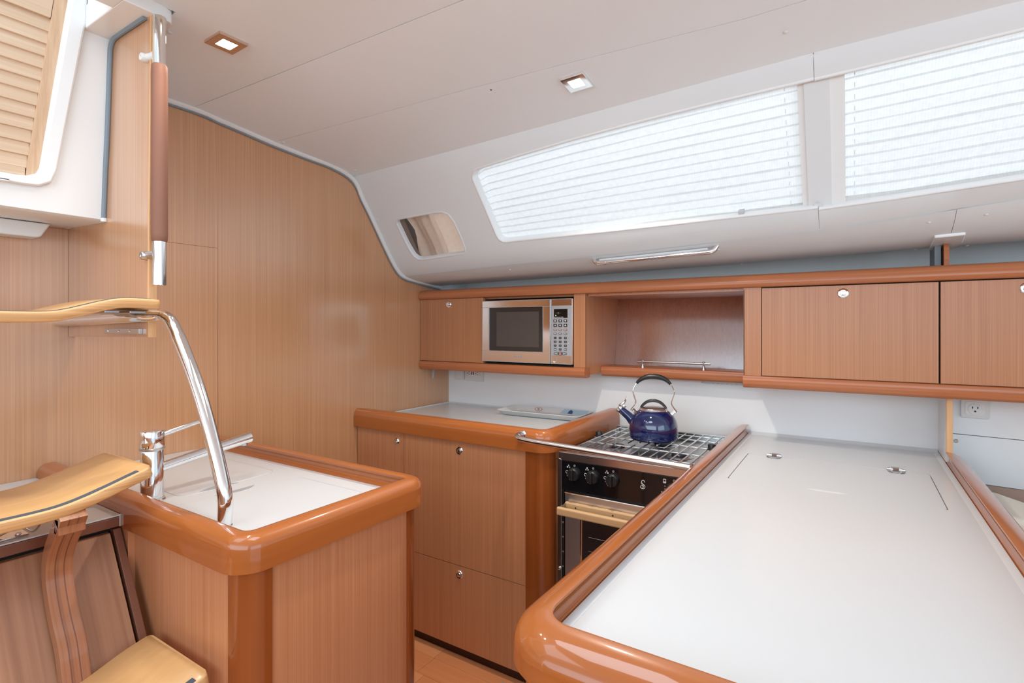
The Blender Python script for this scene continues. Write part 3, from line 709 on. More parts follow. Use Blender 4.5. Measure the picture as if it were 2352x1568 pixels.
# ------------------------------------------------------------------ aft base unit (left of the cooker)
def knob(X, Y, Z, parent, face=(0, -1, 0), r=.0175):
    c = MB().lathe([(r, 0), (r, .0015), (r*.86, .004), (r*.66, .0035), (r*.62, .0012), (0, .0012)], (X, Y, Z), face, 28).build('push_button', M_chrome, parent, sharp=30)
    MB().lathe([(r*.55, .001), (r*.55, .006), (r*.45, .0085), (0, .0095)], (X, Y, Z), face, 24).build('button_centre', M_steel, c, sharp=40)
bu = thing('galley_base_cabinet', 'low galley cabinet with white worktop, push-button doors and rounded corner post', 'cabinet', (-1.5, 2.1, -.03))
MB().box(-2.018, -.985, 1.785, 2.4445, ZT - .02, ZT).build('worktop', M_white, bu, .0008)
MB().tube([(-2.012, 1.80, ZT + .001), (-2.012, 2.438, ZT + .001), (-.99, 2.438, ZT + .001)], .0045, 8).build('sealant_bead', M_white, bu)
pth = fillet([(-2.018, 1.7345), (-.948, 1.7345), (-.948, 2.432)], [0, .070, 0], closed=False, seg=12)
P3 = path3(pth, ZT)
MB().sweep(fiddle(.0298, .0530, .050), P3).build('fiddle_rail', M_trimx, bu, sharp=50)
MB().box(-2.018, -1.02, 1.775, 2.44, .0215, .8945).build('carcass', M_dark, bu)
MB().box(-2.018, -1.0, 1.786, 2.44, -.03, .0215).build('plinth', M_toe, bu)
def door(name, x0, x1, z0, z1, y, parent, m, kx=None, kz=None, th=.018):
    d = MB().box(x0, x1, y, y + th, z0, z1).build(name, m, parent, .0008)
    if kx is not None: knob(kx, y, kz, d)
    return d
door('door', -2.017, -1.7132, .0215, .8930, 1.757, bu, M_base, -1.7566, .8456)
door('door', -1.7108, -1.0665, .3677, .8930, 1.757, bu, M_base, -1.3911, .8499)
door('drawer', -1.7108, -1.0665, .0215, .3653, 1.757, bu, M_base, -1.3911, .3306)
postq(-1.0175, 1.8080, .0560, -PI/2, 0, parent=bu)
MB().box(-1.0645, -1.0175, 1.7525, 1.79, -.03, .8945).build('post_face', M_post, bu, .0006)
MB().box(-.975, -.9615, 1.808, 2.43, -.03, .8945).build('end_panel', M_base, bu, .0006)

# serving tray
tr = thing('serving_tray', 'shallow white melamine tray with pale blue seaside print lying on worktop', 'tray', (-1.305, 2.335, ZT))
ca, sa = math.cos(.045), math.sin(.045)
R = lambda x, y: (-1.305 + x*ca - y*sa, 2.330 + x*sa + y*ca)
def rr(hx, hy, r, z): return [(*R(a, c), z) for a, c in fillet([(-hx, -hy), (hx, -hy), (hx, hy), (-hx, hy)], r, seg=5)]
rings = [rr(.185, .065, .012, ZT + .0035), rr(.187, .067, .012, ZT + .0005), rr(.198, .078, .015, ZT + .003), rr(.222, .096, .022, ZT + .0245), rr(.228, .100, .024, ZT + .0255), rr(.228, .100, .024, ZT + .0275), rr(.220, .094, .022, ZT + .027), rr(.197, .077, .015, ZT + .0055), rr(.185, .066, .012, ZT + .0036)]
MB().loops(rings[1:]).build('tray_body', M_tray, tr, sharp=50)
def on_back(u, v): # point on the sloping inner back wall; u along, v 0..1 up
    return Vector((*R(u, lerp(.0765, .0935, v)), ZT + lerp(.0062, .0272, v)))
def decal(pts, m, name, lift=.0006):
    b = MB(); b.face([b.bm.verts.new(tuple(on_back(u, v) + Vector((0, -lift*.8, lift*.6)))) for u, v in pts]); return b.build(name, m, tr)
decal([(.05, .02), (.19, .02), (.21, .95), (.07, .95)], M_trayb, 'sea_print')
decal([(.093, .05), (.118, .05), (.120, .55), (.108, .90), (.096, .55)], M_trayn, 'lantern_print', .0010)
decal([(-.075 + .022*math.cos(a*PI/8), .48 + .42*math.sin(a*PI/8)) for a in range(16)], M_trayr, 'compass_print', .0009)
decal([(-.075 + .017*math.cos(a*PI/8), .48 + .32*math.sin(a*PI/8)) for a in range(16)], M_tray, 'compass_print', .0012)
for k_ in range(8):
    a = k_*PI/4; decal([(-.075 + .003*math.cos(a+1.5), .48 + .05*math.sin(a+1.5)), (-.075 + .014*math.cos(a), .48 + .28*math.sin(a)), (-.075 - .003*math.cos(a+1.5), .48 - .05*math.sin(a+1.5))], M_trayn if k_ % 2 else M_trayr, 'compass_print', .0015)

# ------------------------------------------------------------------ wall cabinets
def cabinet_lip(x0, x1, y, name, parent, z0=1.1382, z1=1.1845, depth=.05, m=M_fascia):
    p = [(0, z1), (-.006, z1 - .002), (-.009, z1 - .010), (-.009, z0 + .016), (-.003, z0 + .004), (.006, z0), (depth, z0 + .001), (depth, z1)]
    MB().prism([(y + a, c) for a, c in p], 'yz', x0, x1).build(name, m, parent, sharp=50)
YU = 2.1996
wl = thing('microwave_cabinet', 'wall cabinet at the bulkhead with one door and the microwave niche', 'wall cabinet', (-1.52, 2.3, 1.138))
MB().box(-2.018, -1.6005, YU + .02, 2.60, 1.186, 1.512).build('carcass', M_dark, wl)
MB().box(-1.6005, -1.578, YU + .021, 2.60, 1.186, 1.512).build('divider', M_dark, wl)
MB().box(-1.6010, -1.5905, YU - .0005, YU + .022, 1.186, 1.520).build('divider_edge', M_base, wl, .0005)
MB().box(-1.579, -1.076, 2.59, 2.60, 1.19, 1.512).build('niche_back', M_dark, wl)
MB().box(-1.579, -1.076, YU + .03, 2.59, 1.184, 1.190).build('niche_floor', M_dark, wl)
MB().box(-2.018, -1.0215, YU + .03, 2.61, 1.512, 1.522).build('top_board', M_base, wl)
MB().box(-2.018, -1.0215, YU + .012, 2.61, 1.150, 1.184).build('bottom_board', M_base, wl, .001)
MB().box(-1.0765, -1.0205, YU, YU + .022, 1.185, 1.520).build('stile', M_door, wl, .0006)
MB().prism([(YU + .022, 1.150), (2.61, 1.150), (2.61, 1.512), (YU + .022, 1.512)], 'yz', -1.0765, -1.0205).build('side_panel', M_base, wl, .0006)
d = door('door', -2.017, -1.6025, 1.1862, 1.5195, YU, wl, M_door, -1.8143, 1.4902)
cabinet_lip(-2.018, -1.019, YU, 'bottom_lip', wl, 1.1375, 1.1845)

sh = thing('open_shelf', 'open wooden shelf niche with shiny slanted back between the wall cabinets', 'shelf', (-.7, 2.45, 1.13))
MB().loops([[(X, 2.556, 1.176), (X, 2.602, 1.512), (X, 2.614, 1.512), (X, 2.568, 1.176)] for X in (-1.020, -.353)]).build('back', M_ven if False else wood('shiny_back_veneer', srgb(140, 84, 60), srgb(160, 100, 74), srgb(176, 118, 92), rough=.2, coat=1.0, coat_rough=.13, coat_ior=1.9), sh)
MB().box(-1.020, -.353, 2.385, 2.57, 1.165, 1.1795).build('shelf_board', M_fascia, sh)
MB().box(-1.020, -.353, YU + .03, 2.61, 1.5105, 1.522).build('top_board', M_base, sh)
cabinet_lip(-1.0195, -.3565, 2.385, 'shelf_lip', sh, 1.1340, 1.1820)
rv = thing('shelf_fiddle_rail', 'slim steel bar on two conical feet along the open shelf edge', 'rail', (-.68, 2.40, 1.18))
MB().tube([(-.845, 2.395, 1.2105), (-.519, 2.395, 1.2095)], .0052, 14).build('bar', M_steelb, rv, .0006)
for X in (-.8197, -.5469): MB().lathe([(.0095, 0), (.0095, .003), (.0045, .016), (.0042, .024), (.0062, .026), (.0062, .037), (.003, .039), (0, .039)], (X, 2.395, 1.1797), n=18).build('foot', M_steelb, rv, sharp=50)

wr = thing('double_wall_cabinet', 'long wall cabinet with two flap doors and big chrome push buttons', 'wall cabinet', (.2, 2.3, 1.138))
MB().box(-.352, 1.3, YU + .02, 2.60, 1.15, 1.512).build('carcass', M_base, wr, .001)
MB().box(-.3545, -.2925, YU, YU + .020, 1.1845, 1.520).build('stile', M_door, wr, .0006)
MB().box(-.3545, -.3515, YU, 2.60, 1.150, 1.512).build('side_panel', M_base, wr)
door('door', -.2900, .2340, 1.1865, 1.5165, YU, wr, M_door, -.0290, 1.4883)
door('door', .2390, .7640, 1.1865, 1.5165, YU, wr, M_door, .4445, 1.4880)
door('door', .7690, 1.3, 1.1865, 1.5165, YU, wr, M_door)
MB().box(-.30, 1.3, YU + .0185, YU + .0200, 1.185, 1.52).build('shadow_gap', M_dark, wr)
cabinet_lip(-.3555, 1.3, YU, 'bottom_lip', wr, 1.1375, 1.1845)
# continuous rounded fascia over all of them
p = [(-.006, 1.5205), (-.013, 1.524), (-.016, 1.533), (-.015, 1.548), (-.009, 1.561), (.002, 1.569), (.016, 1.5715), (.06, 1.5715), (.06, 1.5225), (.02, 1.5205)]
struct(MB().prism([(YU + a, c) for a, c in p], 'yz', -2.018, 1.3).build('trim_4', M_fascia, sharp=50))
struct(MB().box(-2.018, 1.3, YU + .05, 2.62, 1.5605, 1.5650).build('trim_5', M_hull))

# divider post above the fascia with its white pad
pw = thing('liner_post', 'short wooden post in a white moulded socket above the fascia', 'post', (.262, 2.33, 1.57))
MB().prism([(2.262, 1.5725), (2.40, 1.5725), (2.40, 1.6550), (2.292, 1.655), (2.275, 1.648), (2.266, 1.632)], 'yz', .2545, .2690).build('post', M_fascia, pw, .001)
MB().prism([(2.285, 1.5725), (2.42, 1.5725), (2.42, 1.664), (2.300, 1.664), (2.288, 1.650)], 'yz', .232, .250).build('gasket', M_rub, pw, .002)
MB().loops([[(x0, y, linz(x0, y) + k_) for x0, y in ((.222, 2.185), (.300, 2.185), (.3015, 2.25), (.298, 2.30), (.292, 2.368), (.225, 2.368), (.221, 2.30), (.219, 2.25))] for k_ in (-.009, .012)]).build('socket_pad', M_gel, pw, .004, 3)

# strip light under the shelf, switch tab, outlets
ul = thing('under_shelf_light', 'thin clear LED strip light stuck under the open shelf', 'strip light', (-.47, 2.42, 1.125))
MB().prism(fillet([(-.565, 2.405), (-.36, 2.405), (-.36, 2.437), (-.545, 2.437)], .006), 'xy', 1.1262, 1.1335).build('housing', M_clear, ul, .001)
for i in range(8): MB().box(-.515 + i*.019, -.506 + i*.019, 2.4065, 2.4125, 1.1250, 1.1262).build('led_chip', M_trayr if i % 2 else M_silver, ul)
tg = MB().prism([(-2.012, 1.1400), (-1.998, 1.1400), (-2.003, 1.085), (-2.007, 1.078), (-2.016, 1.080)], 'xz', 2.292, 2.297).build('latch_tab', M_clear, bevel=.001, loc=(-2.006, 2.29, 1.08))
tag(tg, 'tiny translucent plastic tab hanging under the wall cabinet by bulkhead', 'latch')
def plate(name, label, x0, x1, z0, z1, y, slots, cat='outlet', recess=True):
    t = thing(name, label, cat, ((x0+x1)/2, y, z0))
    MB().prism(fillet([(x0, z0), (x1, z0), (x1, z1), (x0, z1)], .006), 'xz', y - .009, y - .0005).build('cover_plate', M_plate, t, .0018)
    slots(t); return t
def s1(t): MB().box(-1.958, -1.905, 2.4325, 2.4365, 1.072, 1.128).build('rocker', M_cap, t, .002)
plate('light_switch', 'white rocker switch on backsplash under the microwave cabinet', -1.967, -1.897, 1.062, 1.138, 2.4455, s1, 'switch')
def s2(t):
    y = 2.4355
    MB().box(-1.872, -1.776, y - .003, y + .001, 1.086, 1.124).build('receptacle', M_cap, t, .001)
    for X in (-1.8555, -1.7975):
        for dz in (.0065, -.0065): MB().box(X - .0045, X + .0045, y - .0036, y - .0028, 1.105 + dz - .0012, 1.105 + dz + .0012).build('slot', M_black, t)
        MB().lathe([(.0028, 0), (.0028, .0008), (0, .0008)], (X - .012, y - .003, 1.105), (0, -1, 0), 10).build('ground_hole', M_black, t)
    MB().box(-1.8405, -1.834, y - .0045, y - .002, 1.097, 1.113).build('test_button', M_trayn, t)
    MB().box(-1.828, -1.8215, y - .0045, y - .002, 1.097, 1.113).build('reset_button', M_red, t)
plate('gfci_outlet', 'double outlet with red and blue buttons on backsplash left of tray', -1.889, -1.760, 1.060, 1.138, 2.4455, s2)
t = thing('side_outlet', 'single square outlet high on the white side panel right of island', 'outlet', (.354, 2.405, 1.055))
yy = 2.4125
MB().loops([[(x, yy - .115*(x - .354) - q, z) for x, z in fillet([(.3175, 1.055), (.391, 1.055), (.391, 1.118), (.3175, 1.118)], .006)] for q in (.0095, .0005)]).build('cover_plate', M_plate, t, .0015)
MB().loops([[(x, yy - .115*(x - .354) - q, z) for x, z in fillet([(.328, 1.0645), (.3805, 1.0645), (.3805, 1.1115), (.328, 1.1115)], .009)] for q in (.0108, .0085)]).build('inner_frame', M_cap, t, .0008)
MB().lathe([(.0195, 0), (.0195, .0012), (.0185, .0018), (0, .0018)], (.354, yy - .0108, 1.086), (-.114, -1, 0), 28).build('socket_disc', M_cap, t, sharp=30)
MB().loops([[(x, yy - .115*(x - .354) - q, z) for x, z in ((.3385, 1.0740), (.3695, 1.0740), (.3695, 1.0985), (.3385, 1.0985))] for q in (.0132, .0122)]).build('receptacle', M_cap, t, .0004)
Q = lambda x, z, d: (x, yy - .115*(x - .354) - d, z)
for X in (.3470, .3605): MB().loops([[Q(x, z, d) for x, z in ((X - .0015, .0885 + 1), (X + .0015, .0885 + 1), (X + .0015, .0955 + 1), (X - .0015, .0955 + 1))] for d in (.0138, .0130)]).build('slot', M_black, t)
MB().lathe([(.0030, 0), (.0030, .0008), (0, .0008)], Q(.3540, 1.0795, .0130), (-.114, -1, 0), 12).build('ground_hole', M_black, t)
MB().lathe([(.0062, 0), (.0062, .002), (.0045, .0035), (.0030, .0035), (.0026, .0015), (0, .0015)], (.3056, 2.4185, .969), (0, -1, 0), 16).build('cup_washer_screw', M_steelb, wp)

# end board of the island recess
ebd = thing('worktop_end_board', 'white faced end board with pale wood front edge above island rail', 'board', (.268, 2.35, .918))
MB().box(.2590, .2740, 2.2560, 2.4455, .9200, 1.1375).build('board', M_splash, ebd, .0005)
MB().box(.2585, .2760, 2.2470, 2.2558, .9480, 1.1375).build('edge_strip', M_lip, ebd, .003, 3)

# ------------------------------------------------------------------ microwave
mw = thing('microwave', 'mirror-finish microwave oven with dark window and silver keypad', 'microwave', (-1.33, 2.35, 1.191))
x0, x1, z0, z1 = -1.5862, -1.0785, 1.197, 1.5019
yf = 2.188
MB().box(x0 + .006, x1 - .006, yf + .022, 2.54, z0 + .003, z1 - .006).build('casing', M_black, mw, .003)
for X in (-1.55, -1.12):
    for Y in (2.25, 2.5): MB().lathe([(.014, 0), (.014, .010), (0, .010)], (X, Y, 1.190), n=12).build('foot', M_black, mw)
dx = -1.1915
def frame(x0, x1, z0, z1, y, m, name, hole, parent, r=.004):
    """flat frame of four mitred members round a hole (hx0,hx1,hz0,hz1)"""
    a = [(x0, z0), (x1, z0), (x1, z1), (x0, z1)]; h = [(hole[0], hole[2]), (hole[1], hole[2]), (hole[1], hole[3]), (hole[0], hole[3])]
    b = MB(); rings = [[(p[0], yy_, p[1]) for p in q] for q, yy_ in ((a, y + .012), (a, y), (h, y), (h, y + .012))]
    b.loops(rings, wrap=True, cap=False); return b.build(name, m, parent, r)
dw = frame(x0, dx - .001, z0, z1, yf, M_mirror, 'door', (-1.543, -1.234, 1.2525, 1.4660), mw, .002)
MB().box(x0 + .004, dx - .004, yf + .010, yf + .022, z0 + .003, z1 - .003).build('door_core', M_black, dw)
MB().box(-1.543, -1.234, yf + .004, yf + .0105, 1.2525, 1.4660).build('window', M_mwg, dw, .0006)
MB().box(-1.500, -1.257, yf + .0025, yf + .0045, 1.2730, 1.4440).build('mesh_screen', M_mwgi, dw, .0006)
lines = [(x0 + .001, dx - .002, z1 - .0035, z1 - .001), (x0 + .001, dx - .002, z0 + .001, z0 + .0035), (x0 + .001, x0 + .0035, z0 + .001, z1 - .001), (dx - .0045, dx - .002, z0 + .001, z1 - .001),
         (x0 + .003, dx - .004, 1.4665, 1.4685), (x0 + .003, dx - .004, 1.2500, 1.2520), (-1.5452, -1.5432, 1.2520, 1.4665), (-1.2338, -1.2318, 1.2520, 1.4665)]
for a, b_, c, d_ in lines: MB().box(a, b_, yf - .0012, yf + .001, c, d_).build('bright_line', M_silver, dw, .0004)
text('TAPPAN', .0135, (-1.372, yf - .0008, 1.2270), (1, 0, 0), (0, 0, 1), M_silver, 'lettering', dw, .0006, 1.0)
cp = MB().box(dx + .001, x1, yf, yf + .022, z0, z1).build('control_panel', M_mirror, mw, .0025)
for a, b_, c, d_ in [(dx + .0015, x1 - .001, z1 - .0035, z1 - .001), (dx + .0015, x1 - .001, z0 + .001, z0 + .0035), (x1 - .0035, x1 - .001, z0 + .001, z1 - .001), (dx + .0015, dx + .004, z0, z1)]:
    MB().box(a, b_, yf - .0012, yf + .001, c, d_).build('bright_line', M_silver, cp, .0004)
px0, px1 = dx + .005, x1 - .005
MB().box(px0, px1, yf - .0022, yf + .001, 1.2370, 1.4690).build('keypad', M_silver, cp, .0006)
MB().box(px0 + .014, px1 - .018, yf - .0034, yf - .0015, 1.4120, 1.4530).build('display', M_blackg, cp, .0008)
MB().box(px0 + .036, px0 + .0375, yf - .0040, yf - .0030, 1.436, 1.438).build('display_dot', M_led, cp)
MB().box(px0 + .036, px0 + .0375, yf - .0040, yf - .0030, 1.4300, 1.432).build('display_dot', M_led, cp)
MB().box(px0 + .0225, px0 + .0265, yf - .0040, yf - .0030, 1.4225, 1.4255).build('display_dot', M_led, cp)
text('88  88', .0120, (px0 + .0370, yf - .0036, 1.4340), (1, 0, 0), (0, 0, 1), mat('unlit_segments', (.05, .03, .03), .5), 'display_digits', cp, .0002, .95)
text('MICROWAVE OVEN', .0052, (px0 + .0385, yf - .0036, 1.4150), (1, 0, 0), (0, 0, 1), M_ptext, 'lettering', cp, .0002, 1.1)
kxs = [px0 + .0205, px0 + .0470, px0 + .0740]
rows = [('q', 1.3985, '      '), ('q', 1.3775, ''), ('o', 1.3565, ''), ('o', 1.3385, ''), ('n', 1.3190, '123'), ('n', 1.3010, '456'), ('n', 1.2835, '789'), ('n', 1.2660, '\x000\x00')]
for kind, z, lab in rows:
    for i, X in enumerate(kxs):
        if kind == 'q':
            kb = MB().box(X - .0090, X + .0090, yf - .0032, yf - .0018, z - .0062, z + .0062).build('key', M_black, cp, .0006)
            sym = [[(X - .005, z - .003), (X + .005, z - .003), (X + .0025, z + .0035), (X - .0025, z + .0035)], [(X - .004, z), (X, z + .004), (X + .005, z + .001), (X + .001, z - .004)], [(X - .005, z + .003), (X + .005, z + .003), (X + .0025, z - .003), (X - .0025, z - .003)]][(i + (0 if z > 1.39 else 1)) % 3]
            MB().prism(sym, 'xz', yf - .0036, yf - .0031).build('key_symbol', M_ptext, kb)
            MB().box(X - .008, X + .008, yf - .0026, yf - .0020, z - .0094, z - .0084).build('key_caption', M_rubd, cp)
        elif kind == 'o':
            o_ = [(X + .0092*math.cos(a*PI/8), z + .0050*math.sin(a*PI/8)) for a in range(16)]
            kb = MB().prism(o_, 'xz', yf - .0030, yf - .0018).build('key', M_boxd if z > 1.35 else M_rubd, cp, .0004)
            MB().box(X - .0058, X + .0058, yf - .0034, yf - .0029, z - .0016, z + .0016).build('key_symbol', M_ptext, kb)
        else:
            MB().prism(fillet([(X - .0080, z - .0058), (X + .0080, z - .0058), (X + .0080, z + .0058), (X - .0080, z + .0058)], .001), 'xz', yf - .0027, yf - .0019).build('key_pad', mat('key_grey', srgb(150, 148, 150), .5) if False else M_rub, cp)
            o_ = [(X + .0066*math.cos(a*PI/8), z + .0052*math.sin(a*PI/8)) for a in range(16)]
            kb = MB().prism(o_, 'xz', yf - .0032, yf - .0020).build('key', M_black, cp, .0003)
            ch = lab[i] if lab[i] != '\x00' else ''
            if ch: text(ch, .0085, (X, yf - .0034, z), (1, 0, 0), (0, 0, 1), M_ptext, 'key_symbol', kb, .0002)
            else: MB().box(X - .0050, X + .0050, yf - .0036, yf - .0031, z - .0018, z + .0018).build('key_symbol', M_ptext, kb)
X, z = kxs[1], 1.2470
for s in (-1, 1):
    o_ = [(X + s*(.012 + .022*math.cos(a*PI/12)), z + .0062*math.sin(a*PI/12)) for a in range(-6, 7)]
    MB().tube([(q[0], yf - .0024, q[1]) for q in o_], .0010, 6).build('swoosh', M_black, cp)
kb = MB().prism([(X + .0135*math.cos(a*PI/10), z + .0085*math.sin(a*PI/10)) for a in range(20)], 'xz', yf - .0036, yf - .0018).build('start_key', M_rubd, cp, .0006)
MB().box(X - .0060, X + .0060, yf - .0042, yf - .0035, z - .0062, z + .0062).build('key_symbol', M_trayr, kb, .0004)
text('Start', .0050, (X, yf - .0044, z), (1, 0, 0), (0, 0, 1), M_pdark, 'key_symbol', kb, .0001)
MB().box(px0 + .008, px0 + .026, yf - .0026, yf - .0005, 1.2050, 1.2300).build('door_release', M_mirror, cp, .001)
MB().prism([(px0 + .009, .2 + 1.0105), (px0 + .024, 1.2105), (px0 + .0215, 1.2055), (px0 + .0165, 1.2035), (px0 + .0115, 1.2055)], 'xz', yf - .0050, yf - .0022).build('release_mark', M_ptext, cp, .0006)

# ------------------------------------------------------------------ cooker
ck = thing('gas_cooker', 'stainless steel gimballed gas cooker with black control panel and oven', 'cooker', (-.68, 2.05, -.03))
cx0, cx1 = -.9235, -.4315
MB().box(cx0 + .0175, cx1 - .0175, 1.775, 2.36, .33, .880).build('oven_body', M_black, ck, .002)
for a in (cx0, cx1 - .016): MB().box(a, a + .016, 1.750, 2.35, .30, .8815).build('side_frame', M_steel, ck, .001)
MB().box(cx0 + .003, cx1 - .003, 1.7515, 1.7720, .8785, .9080).build('front_band', M_steel, ck, .002)
MB().box(cx0 - .006, cx0 + .012, 1.7485, 1.7520, .8800, .8825).build('frame_lip', M_chrome, ck)
MB().box(cx0 + .0165, cx1 - .0165, 1.7520, 1.7760, .7700, .8775).build('control_panel', M_blackg, ck, .001)
cpn = thing
def ring(X, Z, r, t=.0006, par=ck, m=M_ptext, n=14, y=1.7516, a0=0, a1=2*PI):
    P_ = [(X + r*math.cos(lerp(a0, a1, i/n)), y, Z + r*math.sin(lerp(a0, a1, i/n))) for i in range(n if a1 - a0 > 6.2 else n+1)]
    MB().tube(P_, t, 5, closed=a1 - a0 > 6.2).build('dial_mark', m, par)
for n_, (X, Z) in enumerate(((-.8567, .8335), (-.7827, .8340), (-.7069, .8345), (-.4960, .8350))):
    kn = MB().lathe([(.0235, 0), (.0242, .003), (.0235, .006), (.0215, .014), (.0195, .0165), (0, .0170)], (X, 1.752, Z), (0, -1, 0), 32).build('knob', M_black, ck, sharp=45)
    MB().prism([(X - .0052, Z - .0200), (X + .0052, Z - .0200), (X + .0052, Z + .0200), (X - .0052, Z + .0200)], 'xz', 1.7265, 1.737).build('knob_grip', M_black, kn, .0025, 3)
    ring(X + .002, Z + .0305, .0028)
    if n_ < 3:
        for i, (a, c) in enumerate(((-.0220, .0285), (-.0265, .0225), (-.0180, .0225))): ring(X + a, Z + c, .0020, .0009 if i == (1, 0, 2)[n_] else .0005)
        ring(X - .0285, Z + .004, .0048, .0007)
        for i in range(3): ring(X - .0265 + i*.0045, Z - .0085 - i*.0065, .0022, .0005, a0=2.2, a1=4.4, n=5)
    else:
        MB().prism(fillet([(X - .034, Z + .018), (X - .024, Z + .018), (X - .024, Z + .032), (X - .034, Z + .032)], .002), 'xz', 1.7512, 1.752).build('dial_mark', M_ptext, ck)
        MB().box(X - .0325, X - .0255, 1.7508, 1.7513, Z + .0240, Z + .0300).build('dial_mark', M_black, ck)
        for i in range(3): MB().lathe([(.0014, 0), (0, .0006)], (X - .028, 1.7519, Z + .008 - i*.009), (0, -1, 0), 8).build('dial_mark', M_ptext, ck)
        MB().box(X - .040, X - .033, 1.7512, 1.752, Z - .0170, Z - .0110).build('dial_mark', M_ptext, ck)
# swan-like S emblem drawn as a looping line
sw = [(.0045, .0085), (.0055, .0115), (.0035, .0140), (.0005, .0145), (-.0025, .0125), (-.0040, .0090), (-.0025, .0050), (.0010, .0020), (.0050, -.0010), (.0075, -.0050), (.0065, -.0095), (.0025, -.0125), (-.0030, -.0125), (-.0070, -.0095), (-.0065, -.0050), (-.0025, -.0035), (.0015, -.0050), (.0020, -.0085), (-.0010, -.0100)]
MB().tube(smooth3([(-.5992 + a*1.05, 1.7514, .8360 + c*1.05) for a, c in sw], 3), .0010, 6).build('emblem', M_ptext, ck)
MB().tube(smooth3([(-.5992 + a, 1.7514, .8360 + c) for a, c in ((-.0045, .010), (-.0052, .004), (-.001, -.0005), (.004, -.004))], 3), .0006, 6).build('emblem', M_ptext, ck)
# oven door
od = MB().box(-.8960, cx1 - .017, 1.7560, 1.7760, .3600, .7610).build('oven_door', mat('oven_door_steel', (.80, .76, .75), .34, 1), ck, .002)
MB().tube([(-.8950, 1.7545, .7600), (cx1 - .019, 1.7545, .7600)], .0028, 8).build('door_edge', M_chrome, od)
wp_ = fillet([(-.829, .490), (-.515, .490), (-.515, .720), (-.829, .720)], .022, seg=6)
MB().tube([(a, 1.7555, c) for a, c in wp_], .0048, 8, closed=True).build('window_bead', M_chrome, od)
MB().prism(fillet([(-.824, .495), (-.520, .495), (-.520, .716), (-.824, .716)], .018), 'xz', 1.7530, 1.7570).build('door_glass', M_oveng, od)
for z in (.565, .615): 
    MB().tube([(-.80, 1.7525, z), (-.54, 1.7525, z)], .0008, 5).build('rack_glint', M_steeld, od)
hb = MB().prism(fillet([(1.7345, .6975), (1.7530, .6975), (1.7530, .7305), (1.7345, .7305)], .005), 'yz', -.886, -.445).build('handle_batten', M_oak, od, .0015)
MB().prism(fillet([(1.6790, .6985), (1.6960, .6985), (1.6960, .7275), (1.6790, .7275)], .0065), 'yz', -.890, -.441).build('handle_bar', M_oak, od, .002)
for X in (-.884, -.449): MB().box(X, X + .003, 1.688, 1.745, .702, .7285).build('handle_bracket', M_steeld, od, .0005)
for X in (-.842, -.700, -.56): MB().lathe([(.0030, 0), (.0030, .0008), (0, .0008)], (X, 1.7343, .7170), (0, -1, 0), 8).build('screw', M_black, od)
MB().lathe([(.0060, 0), (.0060, .004), (.004, .007), (0, .008)], (-.9150, 1.750, .4775), (0, -1, 0), 12).build('gimbal_bolt', M_chrome, ck)
for i in range(5): MB().lathe([(.003, 0), (.003, .002), (0, .003)], (-.9015, 1.7755, .42 + i*.055), (0, -1, 0), 8).build('rivet', M_steelb, ck)
# hob
MB().box(cx0 + .004, cx1 - .004, 1.772, 2.362, .8785, .8845).build('hob_tray', M_steeld, ck, .001)
MB().box(cx0 + .004, cx1 - .004, 2.356, 2.366, .8840, .9120).build('rear_upstand', M_steeld, ck, .001)
MB().box(cx0 + .004, cx1 - .004, 2.340, 2.366, .9100, .9128).build('rear_flange', M_steelb, ck, .0008)
for X in (cx0 + .006, cx1 - .008): MB().box(X, X + .0025, 1.78, 2.35, .8840, .8985).build('hob_side', M_steelb, ck, .0005)
burn = [(-.800, 2.03, .030), (-.545, 2.01, .030), (-.660, 2.185, .038)]
for X, Y, r in burn:
    bn = MB().lathe([(r*1.6, 0), (r*1.6, .001), (r*1.25, .0035), (r*1.2, .002), (0, .002)], (X, Y, .8845), n=28).build('burner_dish', M_steelb, ck)
    MB().lathe([(r, .002), (r, .009), (r*.9, .012), (r*.3, .013), (0, .013)], (X, Y, .8845), n=28).build('burner_cap', M_black, bn)
zg = .9080
for i in range(13):
    X = -.900 + i*.0365
    ya, yb = (1.815, 2.335) if i % 3 else (1.80, 2.335)
    if i in (3, 4, 5, 7, 8, 9):
        # rods broken round the burners
        segs = [(ya, 1.985 + .02*(i % 2)), (2.05, yb)] if i % 2 else [(ya, 1.96), (2.02, 2.14), (2.22, yb)]
    else: segs = [(ya, yb)]
    for a, c in segs:
        MB().tube([(X, a, zg), (X, c, zg)], .0030, 8).build('grate_rod', M_steel, ck, .0005)
for Y in (1.86, 1.99, 2.12, 2.25, 2.33):
    MB().tube([(cx0 + .016, Y, zg - .0052), (cx1 - .016, Y, zg - .0052)], .0028, 8).build('grate_rod', M_steelb, ck)
for X in (-.845, -.735, -.61, -.50):
    MB().tube(smooth3([(X, 1.90, zg - .001), (X, 1.87, zg - .001), (X - .010, 1.85, zg - .004), (X - .022, 1.846, zg - .006)], 3), .0030, 8).build('grate_rod', M_steel, ck)
for X, Y in ((cx0 + .03, 1.86), (cx0 + .03, 2.25), (cx1 - .03, 1.86), (cx1 - .03, 2.25)): MB().tube([(X, Y, .885), (X, Y, zg)], .003, 8).build('grate_foot', M_steelb, ck)
for X in (-.912, -.4510):
    pc = MB().lathe([(.0175, -.003), (.0175, 0), (.0145, .001), (.0150, .015), (.0130, .018), (.009, .018), (.008, .016), (0, .016)], (X if X < -.6 else -.4515, 2.108, .9065), n=24).build('pot_clamp_knob', M_black, ck, sharp=45)
    MB().box(X - .016, X + .016, 2.09, 2.125, .8990, .9035).build('clamp_base', M_steelb, ck, .001)
